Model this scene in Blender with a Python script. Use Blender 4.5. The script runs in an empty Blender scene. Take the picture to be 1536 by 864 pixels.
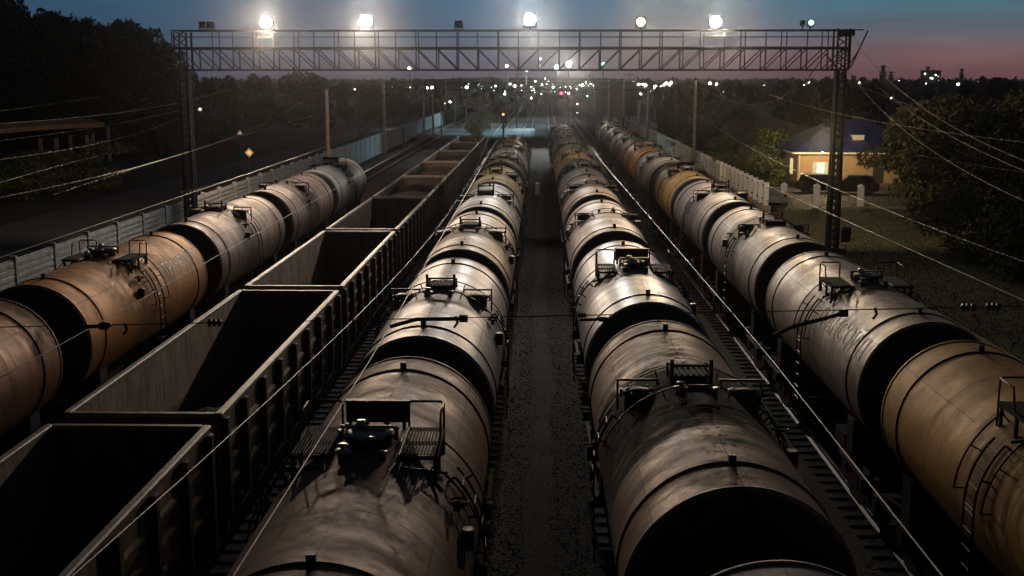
import bpy, math, random
from mathutils import Vector, Matrix
random.seed(11)
R_ = math.radians
PI = math.pi
sc = bpy.context.scene
COL = sc.collection

# ------------------------------------------------------------------ camera
CAMZ = 9.65
F = 1745.0
PITCH = R_(10.2)
YAW = R_(1.36)
cam_d = bpy.data.cameras.new('camera')
cam_d.sensor_width = 36.0
cam_d.lens = 36.0 * F / 1536.0
cam_d.clip_start = 0.2
cam_d.clip_end = 6000
cam = bpy.data.objects.new('camera', cam_d)
COL.objects.link(cam)
cam.location = (0, 0, CAMZ)
cam.rotation_euler = (PI / 2 - PITCH, 0, YAW)
sc.camera = cam
FW = Vector((-math.sin(YAW) * math.cos(PITCH), math.cos(YAW) * math.cos(PITCH), -math.sin(PITCH)))
RT = Vector((math.cos(YAW), math.sin(YAW), 0))
UP = RT.cross(FW)

def ray(px, py):
    return (FW + RT * ((px - 768) / F) + UP * (-(py - 432) / F))

def at_y(px, py, Y):
    d = ray(px, py)
    t = Y / d.y
    return Vector((d.x * t, Y, CAMZ + d.z * t))

def at_z(px, py, z):
    d = ray(px, py)
    t = (z - CAMZ) / d.z
    return Vector((d.x * t, d.y * t, z))

# ------------------------------------------------------------------ mesh builder
class MB:
    def __init__(s):
        s.v = []; s.f = []; s.sm = []
    def add(s, vs, fs, smooth=False):
        o = len(s.v)
        s.v.extend([tuple(v) for v in vs])
        for f in fs:
            s.f.append(tuple(i + o for i in f)); s.sm.append(smooth)
        return s
    def box(s, x0, x1, y0, y1, z0, z1):
        vs = [(x0,y0,z0),(x1,y0,z0),(x1,y1,z0),(x0,y1,z0),(x0,y0,z1),(x1,y0,z1),(x1,y1,z1),(x0,y1,z1)]
        return s.add(vs, [(0,3,2,1),(4,5,6,7),(0,1,5,4),(1,2,6,5),(2,3,7,6),(3,0,4,7)])
    def bbox(s, x0, x1, y0, y1, z0, z1, b=0.03):
        # box with all vertical and top edges chamfered
        def ring(z, i):
            return [(x0+i,y0+b,z),(x0+b,y0+i,z),(x1-b,y0+i,z),(x1-i,y0+b,z),(x1-i,y1-b,z),(x1-b,y1-i,z),(x0+b,y1-i,z),(x0+i,y1-b,z)]
        vs = ring(z0,0)+ring(z1-b,0)+[(x+(b if x<(x0+x1)/2 else -b)*.99, y+(b if y<(y0+y1)/2 else -b)*.99, z1) for x,y,z in ring(z1,0)]
        fs = [tuple(range(7,-1,-1)), tuple(range(16,24))]
        for k in range(2):
            for i in range(8):
                j=(i+1)%8
                fs.append((k*8+i,k*8+j,(k+1)*8+j,(k+1)*8+i))
        return s.add(vs, fs)
    def tube(s, pts, r, n=6, closed=False, r1=None, cap=True):
        pts = [Vector(p) for p in pts]
        m = len(pts); vs = []; fs = []
        prev = None
        for i, p in enumerate(pts):
            if closed:
                t = pts[(i+1) % m] - pts[i-1]
            else:
                t = pts[min(i+1, m-1)] - pts[max(i-1, 0)]
            if t.length < 1e-9: t = Vector((0,0,1))
            t.normalize()
            a = prev
            if a is None:
                a = Vector((0,0,1)) if abs(t.z) < .9 else Vector((1,0,0))
            u = (a - t * a.dot(t))
            if u.length < 1e-6:
                a = Vector((0,1,0)); u = a - t * a.dot(t)
            u.normalize(); prev = u
            w = t.cross(u)
            rr = r if r1 is None else r + (r1 - r) * i / max(1, m-1)
            for k in range(n):
                an = 2*PI*k/n
                vs.append(p + u*(rr*math.cos(an)) + w*(rr*math.sin(an)))
        lim = m if closed else m-1
        for i in range(lim):
            for k in range(n):
                a0=i*n+k; a1=i*n+(k+1)%n; b0=((i+1)%m)*n+k; b1=((i+1)%m)*n+(k+1)%n
                fs.append((a0,a1,b1,b0))
        if not closed and cap:
            fs.append(tuple(range(n-1,-1,-1))); fs.append(tuple((m-1)*n+k for k in range(n)))
        return s.add(vs, fs, n > 5)
    def bar(s, p0, p1, w, h=None):
        # rectangular bar between two points
        h = h or w
        p0=Vector(p0); p1=Vector(p1); t=(p1-p0).normalized()
        a=Vector((0,0,1)) if abs(t.z)<.95 else Vector((0,1,0))
        u=t.cross(a).normalized(); q=u.cross(t)
        vs=[]
        for p in (p0,p1):
            for sx,sy in ((-1,-1),(1,-1),(1,1),(-1,1)):
                vs.append(p+u*(w/2*sx)+q*(h/2*sy))
        return s.add(vs,[(0,1,2,3),(7,6,5,4),(0,4,5,1),(1,5,6,2),(2,6,7,3),(3,7,4,0)])
    def lathe(s, prof, c, axis='z', n=24, smooth=True):
        # prof: (radius, along)
        vs=[];fs=[]
        for r,h in prof:
            for k in range(n):
                a=2*PI*k/n; x=r*math.cos(a); y=r*math.sin(a)
                if axis=='z': vs.append((c[0]+x,c[1]+y,c[2]+h))
                elif axis=='y': vs.append((c[0]+x,c[1]+h,c[2]+y))
                else: vs.append((c[0]+h,c[1]+x,c[2]+y))
        for i in range(len(prof)-1):
            for k in range(n):
                k2=(k+1)%n
                f=(i*n+k,i*n+k2,(i+1)*n+k2,(i+1)*n+k)
                fs.append(f if axis!='y' else f[::-1])
        if prof[0][0]>1e-4: fs.append(tuple(range(n))[::-1] if axis!='y' else tuple(range(n)))
        if prof[-1][0]>1e-4: 
            q=tuple((len(prof)-1)*n+k for k in range(n)); fs.append(q if axis!='y' else q[::-1])
        return s.add(vs,fs,smooth)
    def mesh(s, name):
        me=bpy.data.meshes.new(name)
        me.from_pydata(s.v,[],s.f)
        me.polygons.foreach_set('use_smooth', s.sm)
        me.update()
        return me
    def build(s, name, mat, parent=None, loc=None):
        me=s.mesh(name)
        if mat: me.materials.append(mat)
        return link(name, me, parent, loc)

def link(name, data, parent=None, loc=None):
    o=bpy.data.objects.new(name, data); COL.objects.link(o)
    if parent: o.parent=parent
    if loc is not None: o.location=loc
    return o

def empty(name, loc=(0,0,0), rz=0):
    o=bpy.data.objects.new(name, None); COL.objects.link(o)
    o.location=loc; o.rotation_euler=(0,0,rz); o.empty_display_size=.3
    return o

def tag(o, label=None, cat=None, group=None, kind=None):
    if label: o['label']=label
    if cat: o['category']=cat
    if group: o['group']=group
    if kind: o['kind']=kind
    return o

KIDS={}
def copy_tree(o, parent=None):
    c=o.copy(); COL.objects.link(c)
    if parent: c.parent=parent
    for ch in list(o.children): copy_tree(ch, c)
    return c

# ------------------------------------------------------------------ materials
def newmat(name):
    m=bpy.data.materials.new(name); m.use_nodes=True
    nt=m.node_tree; b=nt.nodes['Principled BSDF']
    return m, nt, b

def N(nt, t, **kw):
    n=nt.nodes.new(t)
    for k,v in kw.items(): setattr(n,k,v)
    return n

def plain(name, col, rough=.6, metal=0.0, var=.25, scale=6.0, bump=.0, spec=.5):
    m,nt,b=newmat(name)
    tc=N(nt,'ShaderNodeTexCoord'); no=N(nt,'ShaderNodeTexNoise'); no.inputs['Scale'].default_value=scale; no.inputs['Detail'].default_value=5
    nt.links.new(tc.outputs['Object'], no.inputs['Vector'])
    rp=N(nt,'ShaderNodeValToRGB'); rp.color_ramp.elements[0].position=.3; rp.color_ramp.elements[1].position=.7
    rp.color_ramp.elements[0].color=(*[c*(1-var) for c in col],1); rp.color_ramp.elements[1].color=(*[min(1,c*(1+var)) for c in col],1)
    nt.links.new(no.outputs['Fac'], rp.inputs['Fac']); nt.links.new(rp.outputs['Color'], b.inputs['Base Color'])
    b.inputs['Roughness'].default_value=rough; b.inputs['Metallic'].default_value=metal
    b.inputs['Specular IOR Level'].default_value=spec
    if bump:
        bp=N(nt,'ShaderNodeBump'); bp.inputs['Strength'].default_value=bump; bp.inputs['Distance'].default_value=.02
        nt.links.new(no.outputs['Fac'], bp.inputs['Height']); nt.links.new(bp.outputs['Normal'], b.inputs['Normal'])
    return m

def emis(name, col, s):
    m,nt,b=newmat(name)
    b.inputs['Base Color'].default_value=(.05,.05,.05,1)
    b.inputs['Emission Color'].default_value=(*col,1); b.inputs['Emission Strength'].default_value=s
    return m

def tank_paint(name, col, stain=.5, oil=0.0, rust=.3, rough=.42, seed=0.0):
    """dirty tank paint: streaks running down round the barrel, grime spilt round the manhole"""
    av=sum(col)/3; col=tuple(max(.02,av+(c-av)*1.35) for c in col)
    m,nt,b=newmat(name); L=nt.links.new
    tc=N(nt,'ShaderNodeTexCoord')
    mp=N(nt,'ShaderNodeMapping'); mp.inputs['Location'].default_value=(seed*3.1,seed*7.7,seed)
    L(tc.outputs['Object'],mp.inputs['Vector'])
    # streaks: fine along the car, long round it
    ms=N(nt,'ShaderNodeMapping'); ms.inputs['Scale'].default_value=(.7,2.6,.5); L(mp.outputs[0],ms.inputs['Vector'])
    n1=N(nt,'ShaderNodeTexNoise'); n1.inputs['Scale'].default_value=1.0; n1.inputs['Detail'].default_value=7; n1.inputs['Roughness'].default_value=.65; L(ms.outputs[0],n1.inputs['Vector'])
    n2=N(nt,'ShaderNodeTexNoise'); n2.inputs['Scale'].default_value=.9; n2.inputs['Detail'].default_value=6; n2.inputs['Roughness'].default_value=.6; L(mp.outputs[0],n2.inputs['Vector'])
    n3=N(nt,'ShaderNodeTexNoise'); n3.inputs['Scale'].default_value=7; n3.inputs['Detail'].default_value=8; n3.inputs['Roughness'].default_value=.7; L(mp.outputs[0],n3.inputs['Vector'])
    r1=N(nt,'ShaderNodeMapRange'); r1.inputs[1].default_value=.38; r1.inputs[2].default_value=.66; L(n1.outputs['Fac'],r1.inputs[0])
    r2=N(nt,'ShaderNodeMapRange'); r2.inputs[1].default_value=.42; r2.inputs[2].default_value=.62; L(n2.outputs['Fac'],r2.inputs[0])
    # base tonal variation
    mx=N(nt,'ShaderNodeMix',data_type='RGBA')
    mx.inputs['A'].default_value=(*[c*1.1 for c in col],1); mx.inputs['B'].default_value=(*[c*k_ for c,k_ in zip(col,(.42,.36,.31))],1)
    mul=N(nt,'ShaderNodeMath',operation='MULTIPLY'); L(r1.outputs[0],mul.inputs[0]); mul.inputs[1].default_value=min(1,stain*.85)
    L(mul.outputs[0],mx.inputs['Factor'])
    # rust / brown grime patches
    mr=N(nt,'ShaderNodeMix',data_type='RGBA'); L(mx.outputs['Result'],mr.inputs['A'])
    mr.inputs['B'].default_value=(.12,.065,.035,1)
    mu2=N(nt,'ShaderNodeMath',operation='MULTIPLY'); L(r2.outputs[0],mu2.inputs[0]); L(n3.outputs['Fac'],mu2.inputs[1])
    mu3=N(nt,'ShaderNodeMath',operation='MULTIPLY'); L(mu2.outputs[0],mu3.inputs[0]); mu3.inputs[1].default_value=rust*2.6
    mu3.use_clamp=True
    L(mu3.outputs[0],mr.inputs['Factor'])
    # oil spilt about the manhole, running down both sides
    sx=N(nt,'ShaderNodeSeparateXYZ'); L(tc.outputs['Object'],sx.inputs[0])
    wob=N(nt,'ShaderNodeMath',operation='MULTIPLY_ADD'); L(n2.outputs['Fac'],wob.inputs[0]); wob.inputs[1].default_value=3.2; 
    ay=N(nt,'ShaderNodeMath',operation='ADD'); L(sx.outputs['Y'],ay.inputs[0]); ay.inputs[1].default_value=.45
    ab=N(nt,'ShaderNodeMath',operation='ABSOLUTE'); L(ay.outputs[0],ab.inputs[0])
    wob.inputs[2].default_value=-1.6
    su=N(nt,'ShaderNodeMath',operation='SUBTRACT'); L(ab.outputs[0],su.inputs[0]); L(wob.outputs[0],su.inputs[1])
    st=N(nt,'ShaderNodeMath',operation='MULTIPLY_ADD'); L(r1.outputs[0],st.inputs[0]); st.inputs[1].default_value=-1.3; st.inputs[2].default_value=0.0
    su2=N(nt,'ShaderNodeMath',operation='ADD'); L(su.outputs[0],su2.inputs[0]); L(st.outputs[0],su2.inputs[1])
    om=N(nt,'ShaderNodeMapRange'); om.inputs[1].default_value=1.25+oil*1.3; om.inputs[2].default_value=.35+oil*.9; L(su2.outputs[0],om.inputs[0])
    o2=N(nt,'ShaderNodeMath',operation='MULTIPLY'); L(om.outputs[0],o2.inputs[0]); o2.inputs[1].default_value=min(1,.4+oil); o2.use_clamp=True
    # speckled line of dirt on the crest
    ax=N(nt,'ShaderNodeMath',operation='ABSOLUTE'); L(sx.outputs['X'],ax.inputs[0])
    cm=N(nt,'ShaderNodeMapRange'); cm.inputs[1].default_value=.30+oil*.25; cm.inputs[2].default_value=.02; L(ax.outputs[0],cm.inputs[0])
    n3r=N(nt,'ShaderNodeMapRange'); n3r.inputs[1].default_value=.47; n3r.inputs[2].default_value=.6; L(n3.outputs['Fac'],n3r.inputs[0])
    cz=N(nt,'ShaderNodeMath',operation='MULTIPLY'); L(cm.outputs[0],cz.inputs[0]); L(n3r.outputs[0],cz.inputs[1])
    cz2=N(nt,'ShaderNodeMath',operation='MULTIPLY'); L(cz.outputs[0],cz2.inputs[0]); cz2.inputs[1].default_value=min(1,.35+oil*.9)
    mxm=N(nt,'ShaderNodeMath',operation='MAXIMUM'); L(o2.outputs[0],mxm.inputs[0]); L(cz2.outputs[0],mxm.inputs[1])
    mo=N(nt,'ShaderNodeMix',data_type='RGBA'); L(mr.outputs['Result'],mo.inputs['A']); mo.inputs['B'].default_value=(.018,.014,.011,1)
    L(mxm.outputs[0],mo.inputs['Factor'])
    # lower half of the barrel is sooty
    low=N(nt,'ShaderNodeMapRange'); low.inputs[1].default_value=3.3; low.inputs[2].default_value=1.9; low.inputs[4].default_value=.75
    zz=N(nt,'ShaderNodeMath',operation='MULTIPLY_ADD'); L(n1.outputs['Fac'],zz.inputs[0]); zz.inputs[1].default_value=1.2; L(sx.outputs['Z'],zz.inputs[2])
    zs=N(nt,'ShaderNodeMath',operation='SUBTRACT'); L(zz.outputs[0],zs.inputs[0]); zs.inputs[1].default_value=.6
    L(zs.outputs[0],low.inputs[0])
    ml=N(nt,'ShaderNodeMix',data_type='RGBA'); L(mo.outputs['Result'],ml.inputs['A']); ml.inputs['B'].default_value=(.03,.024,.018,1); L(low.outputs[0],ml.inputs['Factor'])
    # weld seams: rings round the shell and lines along it
    def NM(op,a_,b_=None,c_=None):
        n=N(nt,'ShaderNodeMath',operation=op)
        for i,v in enumerate((a_,b_,c_)):
            if v is None: continue
            if isinstance(v,(int,float)): n.inputs[i].default_value=v
            else: L(v,n.inputs[i])
        return n.outputs[0]
    zc_=NM('SUBTRACT',sx.outputs['Z'],3.1); ang=NM('ARCTAN2',sx.outputs['X'],zc_)
    sm=None
    for yk in (-2.55,2.55,.95,-1.15):
        c_=NM('COMPARE',sx.outputs['Y'],yk,.016); sm=c_ if sm is None else NM('MAXIMUM',sm,c_)
    al=None
    for ak in (0.0,.85,-.85):
        c_=NM('COMPARE',ang,ak,.008); al=c_ if al is None else NM('MAXIMUM',al,c_)
    out=NM('GREATER_THAN',ab.outputs[0],1.75); al=NM('MULTIPLY',al,out); sm=NM('MAXIMUM',sm,al)
    smf=NM('MULTIPLY',sm,.75)
    mw=N(nt,'ShaderNodeMix',data_type='RGBA'); L(ml.outputs['Result'],mw.inputs['A']); mw.inputs['B'].default_value=(.012,.01,.009,1); L(smf,mw.inputs['Factor'])
    # scratches and flaked spots
    n4=N(nt,'ShaderNodeTexNoise'); n4.inputs['Scale'].default_value=2.6; n4.inputs['Detail'].default_value=10; n4.inputs['Roughness'].default_value=.78; L(mp.outputs[0],n4.inputs['Vector'])
    fl=N(nt,'ShaderNodeMapRange'); fl.inputs[1].default_value=.56; fl.inputs[2].default_value=.63; fl.inputs[4].default_value=.55*min(1,rust*2); L(n4.outputs['Fac'],fl.inputs[0])
    mf=N(nt,'ShaderNodeMix',data_type='RGBA'); L(mw.outputs['Result'],mf.inputs['A']); mf.inputs['B'].default_value=(.06,.032,.018,1); L(fl.outputs[0],mf.inputs['Factor'])
    md=N(nt,'ShaderNodeMapping'); md.inputs['Scale'].default_value=(.35,7.5,.35); L(mp.outputs[0],md.inputs['Vector'])
    n5=N(nt,'ShaderNodeTexNoise'); n5.inputs['Scale'].default_value=1.6; n5.inputs['Detail'].default_value=4; L(md.outputs[0],n5.inputs['Vector'])
    rn=N(nt,'ShaderNodeMapRange'); rn.inputs[1].default_value=.57; rn.inputs[2].default_value=.66; L(n5.outputs['Fac'],rn.inputs[0])
    aw=N(nt,'ShaderNodeMapRange'); aw.inputs[1].default_value=.25; aw.inputs[2].default_value=.8; L(NM('ABSOLUTE',ang),aw.inputs[0])
    run=NM('MULTIPLY',NM('MULTIPLY',rn.outputs[0],aw.outputs[0]),min(.7,stain*.8))
    mg=N(nt,'ShaderNodeMix',data_type='RGBA'); L(mf.outputs['Result'],mg.inputs['A']); mg.inputs['B'].default_value=(.03,.022,.017,1); L(run,mg.inputs['Factor'])
    L(mg.outputs['Result'],b.inputs['Base Color'])
    dirt=NM('MAXIMUM',NM('MAXIMUM',mul.outputs[0],mu3.outputs[0]),NM('MAXIMUM',mxm.outputs[0],fl.outputs[0]))
    spc=NM('MULTIPLY_ADD',dirt,-.42,.48); L(spc,b.inputs['Specular IOR Level'])
    ro=N(nt,'ShaderNodeMapRange'); ro.inputs[3].default_value=rough-.07; ro.inputs[4].default_value=rough+.2; L(n3.outputs['Fac'],ro.inputs[0])
    L(NM('MULTIPLY_ADD',dirt,.38,ro.outputs[0]),b.inputs['Roughness'])
    b.inputs['Metallic'].default_value=.18
    # hand-hammered plate: gentle dents plus grain
    nb=N(nt,'ShaderNodeTexNoise'); nb.inputs['Scale'].default_value=1.1; nb.inputs['Detail'].default_value=2; L(mp.outputs[0],nb.inputs['Vector'])
    b1=N(nt,'ShaderNodeBump'); b1.inputs['Strength'].default_value=.55; b1.inputs['Distance'].default_value=.05; L(nb.outputs['Fac'],b1.inputs['Height'])
    b2=N(nt,'ShaderNodeBump'); b2.inputs['Strength'].default_value=.25; b2.inputs['Distance'].default_value=.012; L(n3.outputs['Fac'],b2.inputs['Height']); L(b1.outputs[0],b2.inputs['Normal'])
    L(b2.outputs[0],b.inputs['Normal'])
    return m

M={}
M['steel']=plain('dark_steel',(.035,.032,.03),.5,.3,.4,8,.3)
M['steel2']=plain('grimy_steel',(.07,.06,.052),.55,.2,.4,8,.3)
M['under']=plain('underframe_black',(.022,.02,.018),.75,0,.4,5,.3)
M['strap']=plain('strap_steel',(.03,.026,.024),.5,.2,.4,10)
M['pale']=plain('pale_metal',(.45,.42,.38),.35,.6,.3,12)
M['dome']=plain('shaded_end_paint',(.03,.028,.026),.6,0,.5,2,.2)  # shade of the unlit tank ends put into this dark colour
M['platform']=plain('platform_grating',(.02,.018,.016),.8,0,.3,8,0,.2)
M['gantry']=plain('gantry_steel',(.055,.052,.05),.6,.3,.3,3)
M['rail']=plain('rail_steel',(.09,.065,.05),.5,.5,.4,6)
M['wire']=plain('bare_wire',(.30,.28,.25),.5,.5,.1,3)
M['wire2']=plain('dull_wire',(.2,.19,.18),.5,.5,.1,3)
M['black']=plain('black_iron',(.012,.012,.012),.55,0,.3,6)
M['white']=plain('white_paint',(.78,.78,.75),.5,0,.1,8)
M['letter']=plain('worn_lettering',(.75,.72,.58),.55,0,.5,9)
M['wood']=plain('sleeper_wood',(.014,.011,.009),.85,0,.4,12,.4)
M['ceramic']=plain('insulator_brown',(.07,.035,.025),.25,0,.2,8)
M['glassd']=plain('dark_glass',(.015,.017,.02),.1,0,.1,2)
M['tyre']=plain('tyre_rubber',(.015,.015,.015),.8,0,.2,8)
M['bark']=plain('bark',(.05,.04,.032),.9,0,.4,7,.5)
M['concrete']=plain('pole_concrete',(.34,.29,.24),.8,0,.25,2.5,.3)

def ground_mat(name,c1,c2,scale,bump=.6,fine=18,rough=.9):
    m,nt,b=newmat(name); L=nt.links.new
    tc=N(nt,'ShaderNodeTexCoord')
    n1=N(nt,'ShaderNodeTexNoise'); n1.inputs['Scale'].default_value=scale; n1.inputs['Detail'].default_value=6; L(tc.outputs['Object'],n1.inputs['Vector'])
    n2=N(nt,'ShaderNodeTexVoronoi'); n2.inputs['Scale'].default_value=fine; L(tc.outputs['Object'],n2.inputs['Vector'])
    n3=N(nt,'ShaderNodeTexNoise'); n3.inputs['Scale'].default_value=fine*.6; n3.inputs['Detail'].default_value=4; L(tc.outputs['Object'],n3.inputs['Vector'])
    mx=N(nt,'ShaderNodeMix',data_type='RGBA'); mx.inputs['A'].default_value=(*c1,1); mx.inputs['B'].default_value=(*c2,1)
    r=N(nt,'ShaderNodeMapRange'); r.inputs[1].default_value=.38; r.inputs[2].default_value=.62; L(n1.outputs['Fac'],r.inputs[0]); L(r.outputs[0],mx.inputs['Factor'])
    m2=N(nt,'ShaderNodeMix',data_type='RGBA',blend_type='MULTIPLY'); m2.inputs['Factor'].default_value=.7; L(mx.outputs['Result'],m2.inputs['A'])
    r2=N(nt,'ShaderNodeMapRange'); r2.inputs[1].default_value=.3; r2.inputs[2].default_value=.7; r2.inputs[3].default_value=.35; r2.inputs[4].default_value=1.5; L(n3.outputs['Fac'],r2.inputs[0])
    cb=N(nt,'ShaderNodeCombineColor'); [L(r2.outputs[0],cb.inputs[i]) for i in range(3)]
    L(cb.outputs[0],m2.inputs['B']); L(m2.outputs['Result'],b.inputs['Base Color'])
    b.inputs['Roughness'].default_value=rough
    bp=N(nt,'ShaderNodeBump'); bp.inputs['Strength'].default_value=bump; bp.inputs['Distance'].default_value=.06; L(n2.outputs['Distance'],bp.inputs['Height']); L(bp.outputs[0],b.inputs['Normal'])
    return m
M['ballast']=ground_mat('ballast',(.013,.010,.008),(.030,.023,.018),.55,.45,16)
M['earth']=ground_mat('grassy_earth',(.010,.013,.005),(.022,.017,.010),.12,.8,9)
M['path']=ground_mat('worn_gravel_path',(.060,.047,.038),(.038,.03,.025),.8,.5,22)
M['asphalt']=ground_mat('asphalt',(.05,.05,.052),(.065,.062,.06),.3,.2,30,.7)
M['brown']=ground_mat('rusty_ballast',(.12,.06,.045),(.085,.05,.04),.25,.8,12)
M['paver']=ground_mat('brown_paving',(.22,.15,.12),(.17,.12,.10),.6,.3,6)
M['coal']=ground_mat('dark_cargo',(.012,.011,.01),(.02,.018,.016),1.2,1.0,8)
M['ore']=ground_mat('brown_cargo',(.045,.025,.018),(.03,.018,.014),.8,1.0,5)

# ------------------------------------------------------------------ ground and tracks
GZ=-.62
g=MB(); g.add([(-2500,-200,GZ),(2500,-200,GZ),(2500,4500,GZ),(-2500,4500,GZ)],[(0,1,2,3)])
tag(g.build('ground',M['earth']),kind='structure')
# yard ballast bed: a bevelled low slab
X1,X2,X3,X4,X5,X0=-12.7,-7.6,-2.39,2.58,8.3,-17.9
g=MB(); xs=[-21.6,-20.4,12.6,13.6]; zs=[GZ+.01,-.26,-.26,GZ+.01]
for i in range(3): g.add([(xs[i],-20,zs[i]),(xs[i+1],-20,zs[i+1]),(xs[i+1],480,zs[i+1]),(xs[i],480,zs[i])],[(0,1,2,3)])
tag(g.build('ballast_bed',M['ballast']),kind='structure')
g=MB(); g.add([(-20.3,78,-.252),(-9.5,78,-.252),(-9.5,330,-.252),(-20.3,330,-.252)],[(0,1,2,3)])
tag(g.build('rusty_ballast_strip',M['brown']),kind='structure')
g=MB(); rnd=random.Random(8); vs=[];fs=[]; n=300
for k in range(n+1):
    y=2+148*k/n
    c=.06+.12*math.sin(y*.21)+.05*math.sin(y*.9); hw=.26+.07*math.sin(y*.5+1)+rnd.uniform(-.06,.06)
    vs+= [(c-hw+rnd.uniform(-.05,.05),y,-.252),(c+hw+rnd.uniform(-.05,.05),y,-.252)]
for k in range(n): fs.append((2*k,2*k+1,2*k+3,2*k+2))
g.add(vs,fs); tag(g.build('footpath',M['path']),kind='structure')
M['stone']=plain('ballast_stone',(.020,.016,.013),.9,0,.5,3)
g=MB(); rnd=random.Random(21)
for i in range(26000):
    y=6+120*rnd.random()**1.7
    x=rnd.uniform(-1.15,1.3)
    if rnd.random()<.35: x=rnd.choice((X3,X4,X5,X2))+rnd.uniform(-2.1,2.1)
    elif abs(x-.06)<.3 and rnd.random()<.75: continue
    r=rnd.uniform(.015,.038)*(1+y/120); zb0=-.256
    a=rnd.uniform(0,6.28); p=[(x+r*math.cos(a+k*2.1)*rnd.uniform(.7,1.2),y+r*math.sin(a+k*2.1)*rnd.uniform(.7,1.2),zb0) for k in range(3)]
    g.add(p+[(x+rnd.uniform(-.3,.3)*r,y+rnd.uniform(-.3,.3)*r,zb0+r*rnd.uniform(.25,.6))],[(0,1,3),(1,2,3),(2,0,3)])
tag(g.build('ballast_stones',M['stone']),'dark crushed stone lying between and around the tracks',None,None,'stuff')

def track(X,y0,y1,name='railway_track',bend=0):
    e=empty(name,(X,0,0)); tag(e,kind='structure')
    for sx in (-1,1):
        m=MB(); c=sx*.76
        prof=[(-.075,-.18),(.075,-.18),(.075,-.165),(.012,-.13),(.012,-.045),(.036,-.03),(.036,-.004),(.028,0),(-.028,0),(-.036,-.004),(-.036,-.03),(-.012,-.045),(-.012,-.13),(-.075,-.165)]
        n=len(prof); segs=max(2,int((y1-y0)/6)); vs=[];fs=[]
        for k in range(segs+1):
            y=y0+(y1-y0)*k/segs
            off=bend*max(0,(y-190)/100)**2
            for p in prof: vs.append((c+p[0]+off,y,p[1]))
        for k in range(segs):
            for i in range(n):
                j=(i+1)%n; fs.append((k*n+i,k*n+j,(k+1)*n+j,(k+1)*n+i))
        m.add(vs,fs); m.build('rail',M['rail'],e)
    m=MB(); y=y0
    while y<min(y1,260):
        off=bend*max(0,(y-190)/100)**2
        m.bbox(-1.3+off,1.3+off,y,y+.24,-.3,-.222,.02); y+=.58
    s=m.build('sleepers',M['wood'],e); s['kind']='stuff'
    return e
track(X0,40,470,bend=.35); track(X1,0,470,bend=.3); track(X2,0,470,bend=.25)
track(X3,0,470,bend=.2); track(X4,0,470,bend=.15); track(X5,0,470,bend=-.1)

# ------------------------------------------------------------------ tank cars
TR=1.5; TZ=3.1; TL=10.2
def arc(r,a0,a1,y,n=14):
    # angle from the crest, positive to +x
    return [(r*math.sin(a0+(a1-a0)*i/n), y, TZ+r*math.cos(a0+(a1-a0)*i/n)) for i in range(n+1)]

MESH={}
def shared(key, fn):
    if key not in MESH:
        m=fn(); MESH[key]=m.mesh(key)
    return MESH[key]

def barrel_mb():
    m=MB(); prof=[]
    ys=[-TL/2]
    k=16
    for i in range(k+1): prof.append((TR,-TL/2+TL*i/k))
    m.lathe(prof,(0,0,TZ),'y',72)
    # remove caps by leaving the two n-gons out
    m.f=m.f[:-2]; m.sm=m.sm[:-2]
    return m
def dome_mb(s):
    m=MB(); prof=[]
    for i in range(9):
        a=i/8*PI/2
        prof.append((max(.001,TR*math.cos(a)), s*(TL/2+.52*math.sin(a))))
    m.lathe(prof,(0,0,TZ),'y',56)
    if s<0: m.f=[f[::-1] for f in m.f]
    return m
def rim_mb(s):
    # knuckle ring where the dome is welded on
    m=MB(); r=TR
    m.lathe([(r+.001,s*(TL/2-.05)-.0),(r+.016,s*(TL/2-.03)),(r+.016,s*(TL/2+.03)),(r-.03,s*(TL/2+.1))],(0,0,TZ),'y',72)
    m.f=m.f[:-2]; m.sm=m.sm[:-2]
    if s<0: m.f=[f[::-1] for f in m.f]
    return m
def strap_mb(y,r=.014):
    m=MB(); m.tube([((TR+.012)*math.sin(2*PI*i/64),y,TZ+(TR+.012)*math.cos(2*PI*i/64)) for i in range(64)],r,5,True); return m
def seam_mb():
    m=MB()
    for y in (-2.55,2.55,0.9,-1.1):
        m.tube([((TR+.001)*math.sin(2*PI*i/64),y,TZ+(TR+.001)*math.cos(2*PI*i/64)) for i in range(64)],.009,4,True)
    for a in (.0,.85,-.85):
        for y0,y1 in ((-4.9,-1.4),(1.5,4.9)):
            m.tube([((TR+.001)*math.sin(a),y0,TZ+(TR+.001)*math.cos(a)),((TR+.001)*math.sin(a),y1,TZ+(TR+.001)*math.cos(a))],.008,4)
    return m
def under_mb():
    m=MB()
    m.box(-.16,.16,-5.55,5.55,.95,1.3)
    for s in (-1,1):
        m.box(-1.45,1.45,min(s*5.35,s*5.6),max(s*5.35,s*5.6),.95,1.28)   # headstock
        m.box(-1.4,1.4,min(s*3.75,s*4.15),max(s*3.75,s*4.15),.95,1.25)   # bolster
        for t in (-1,1):
            m.bar((t*1.3,s*5.45,1.28),(t*.95,s*4.0,1.25),.12,.12)
            # saddle
            m.add([(t*.4,s*3.7,1.25),(t*1.3,s*3.7,1.25),(t*1.3,s*3.7,2.2),(t*.4,s*3.7,1.68),(t*.4,s*4.2,1.25),(t*1.3,s*4.2,1.25),(t*1.3,s*4.2,2.2),(t*.4,s*4.2,1.68)],
                  [(0,1,2,3),(7,6,5,4),(0,4,5,1),(1,5,6,2),(2,6,7,3),(3,7,4,0)])
    for t in (-1,1):
        m.box(t*1.38-.04,t*1.38+.04,-5.3,-3.5,1.22,1.28); m.box(t*1.38-.04,t*1.38+.04,3.5,5.3,1.22,1.28)
    m.lathe([(.2,-.5),(.2,.5)],(.5,1.2,.85),'x',14); m.box(-.7,-.3,-1.3,-.4,.6,.95)
    return m
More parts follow.
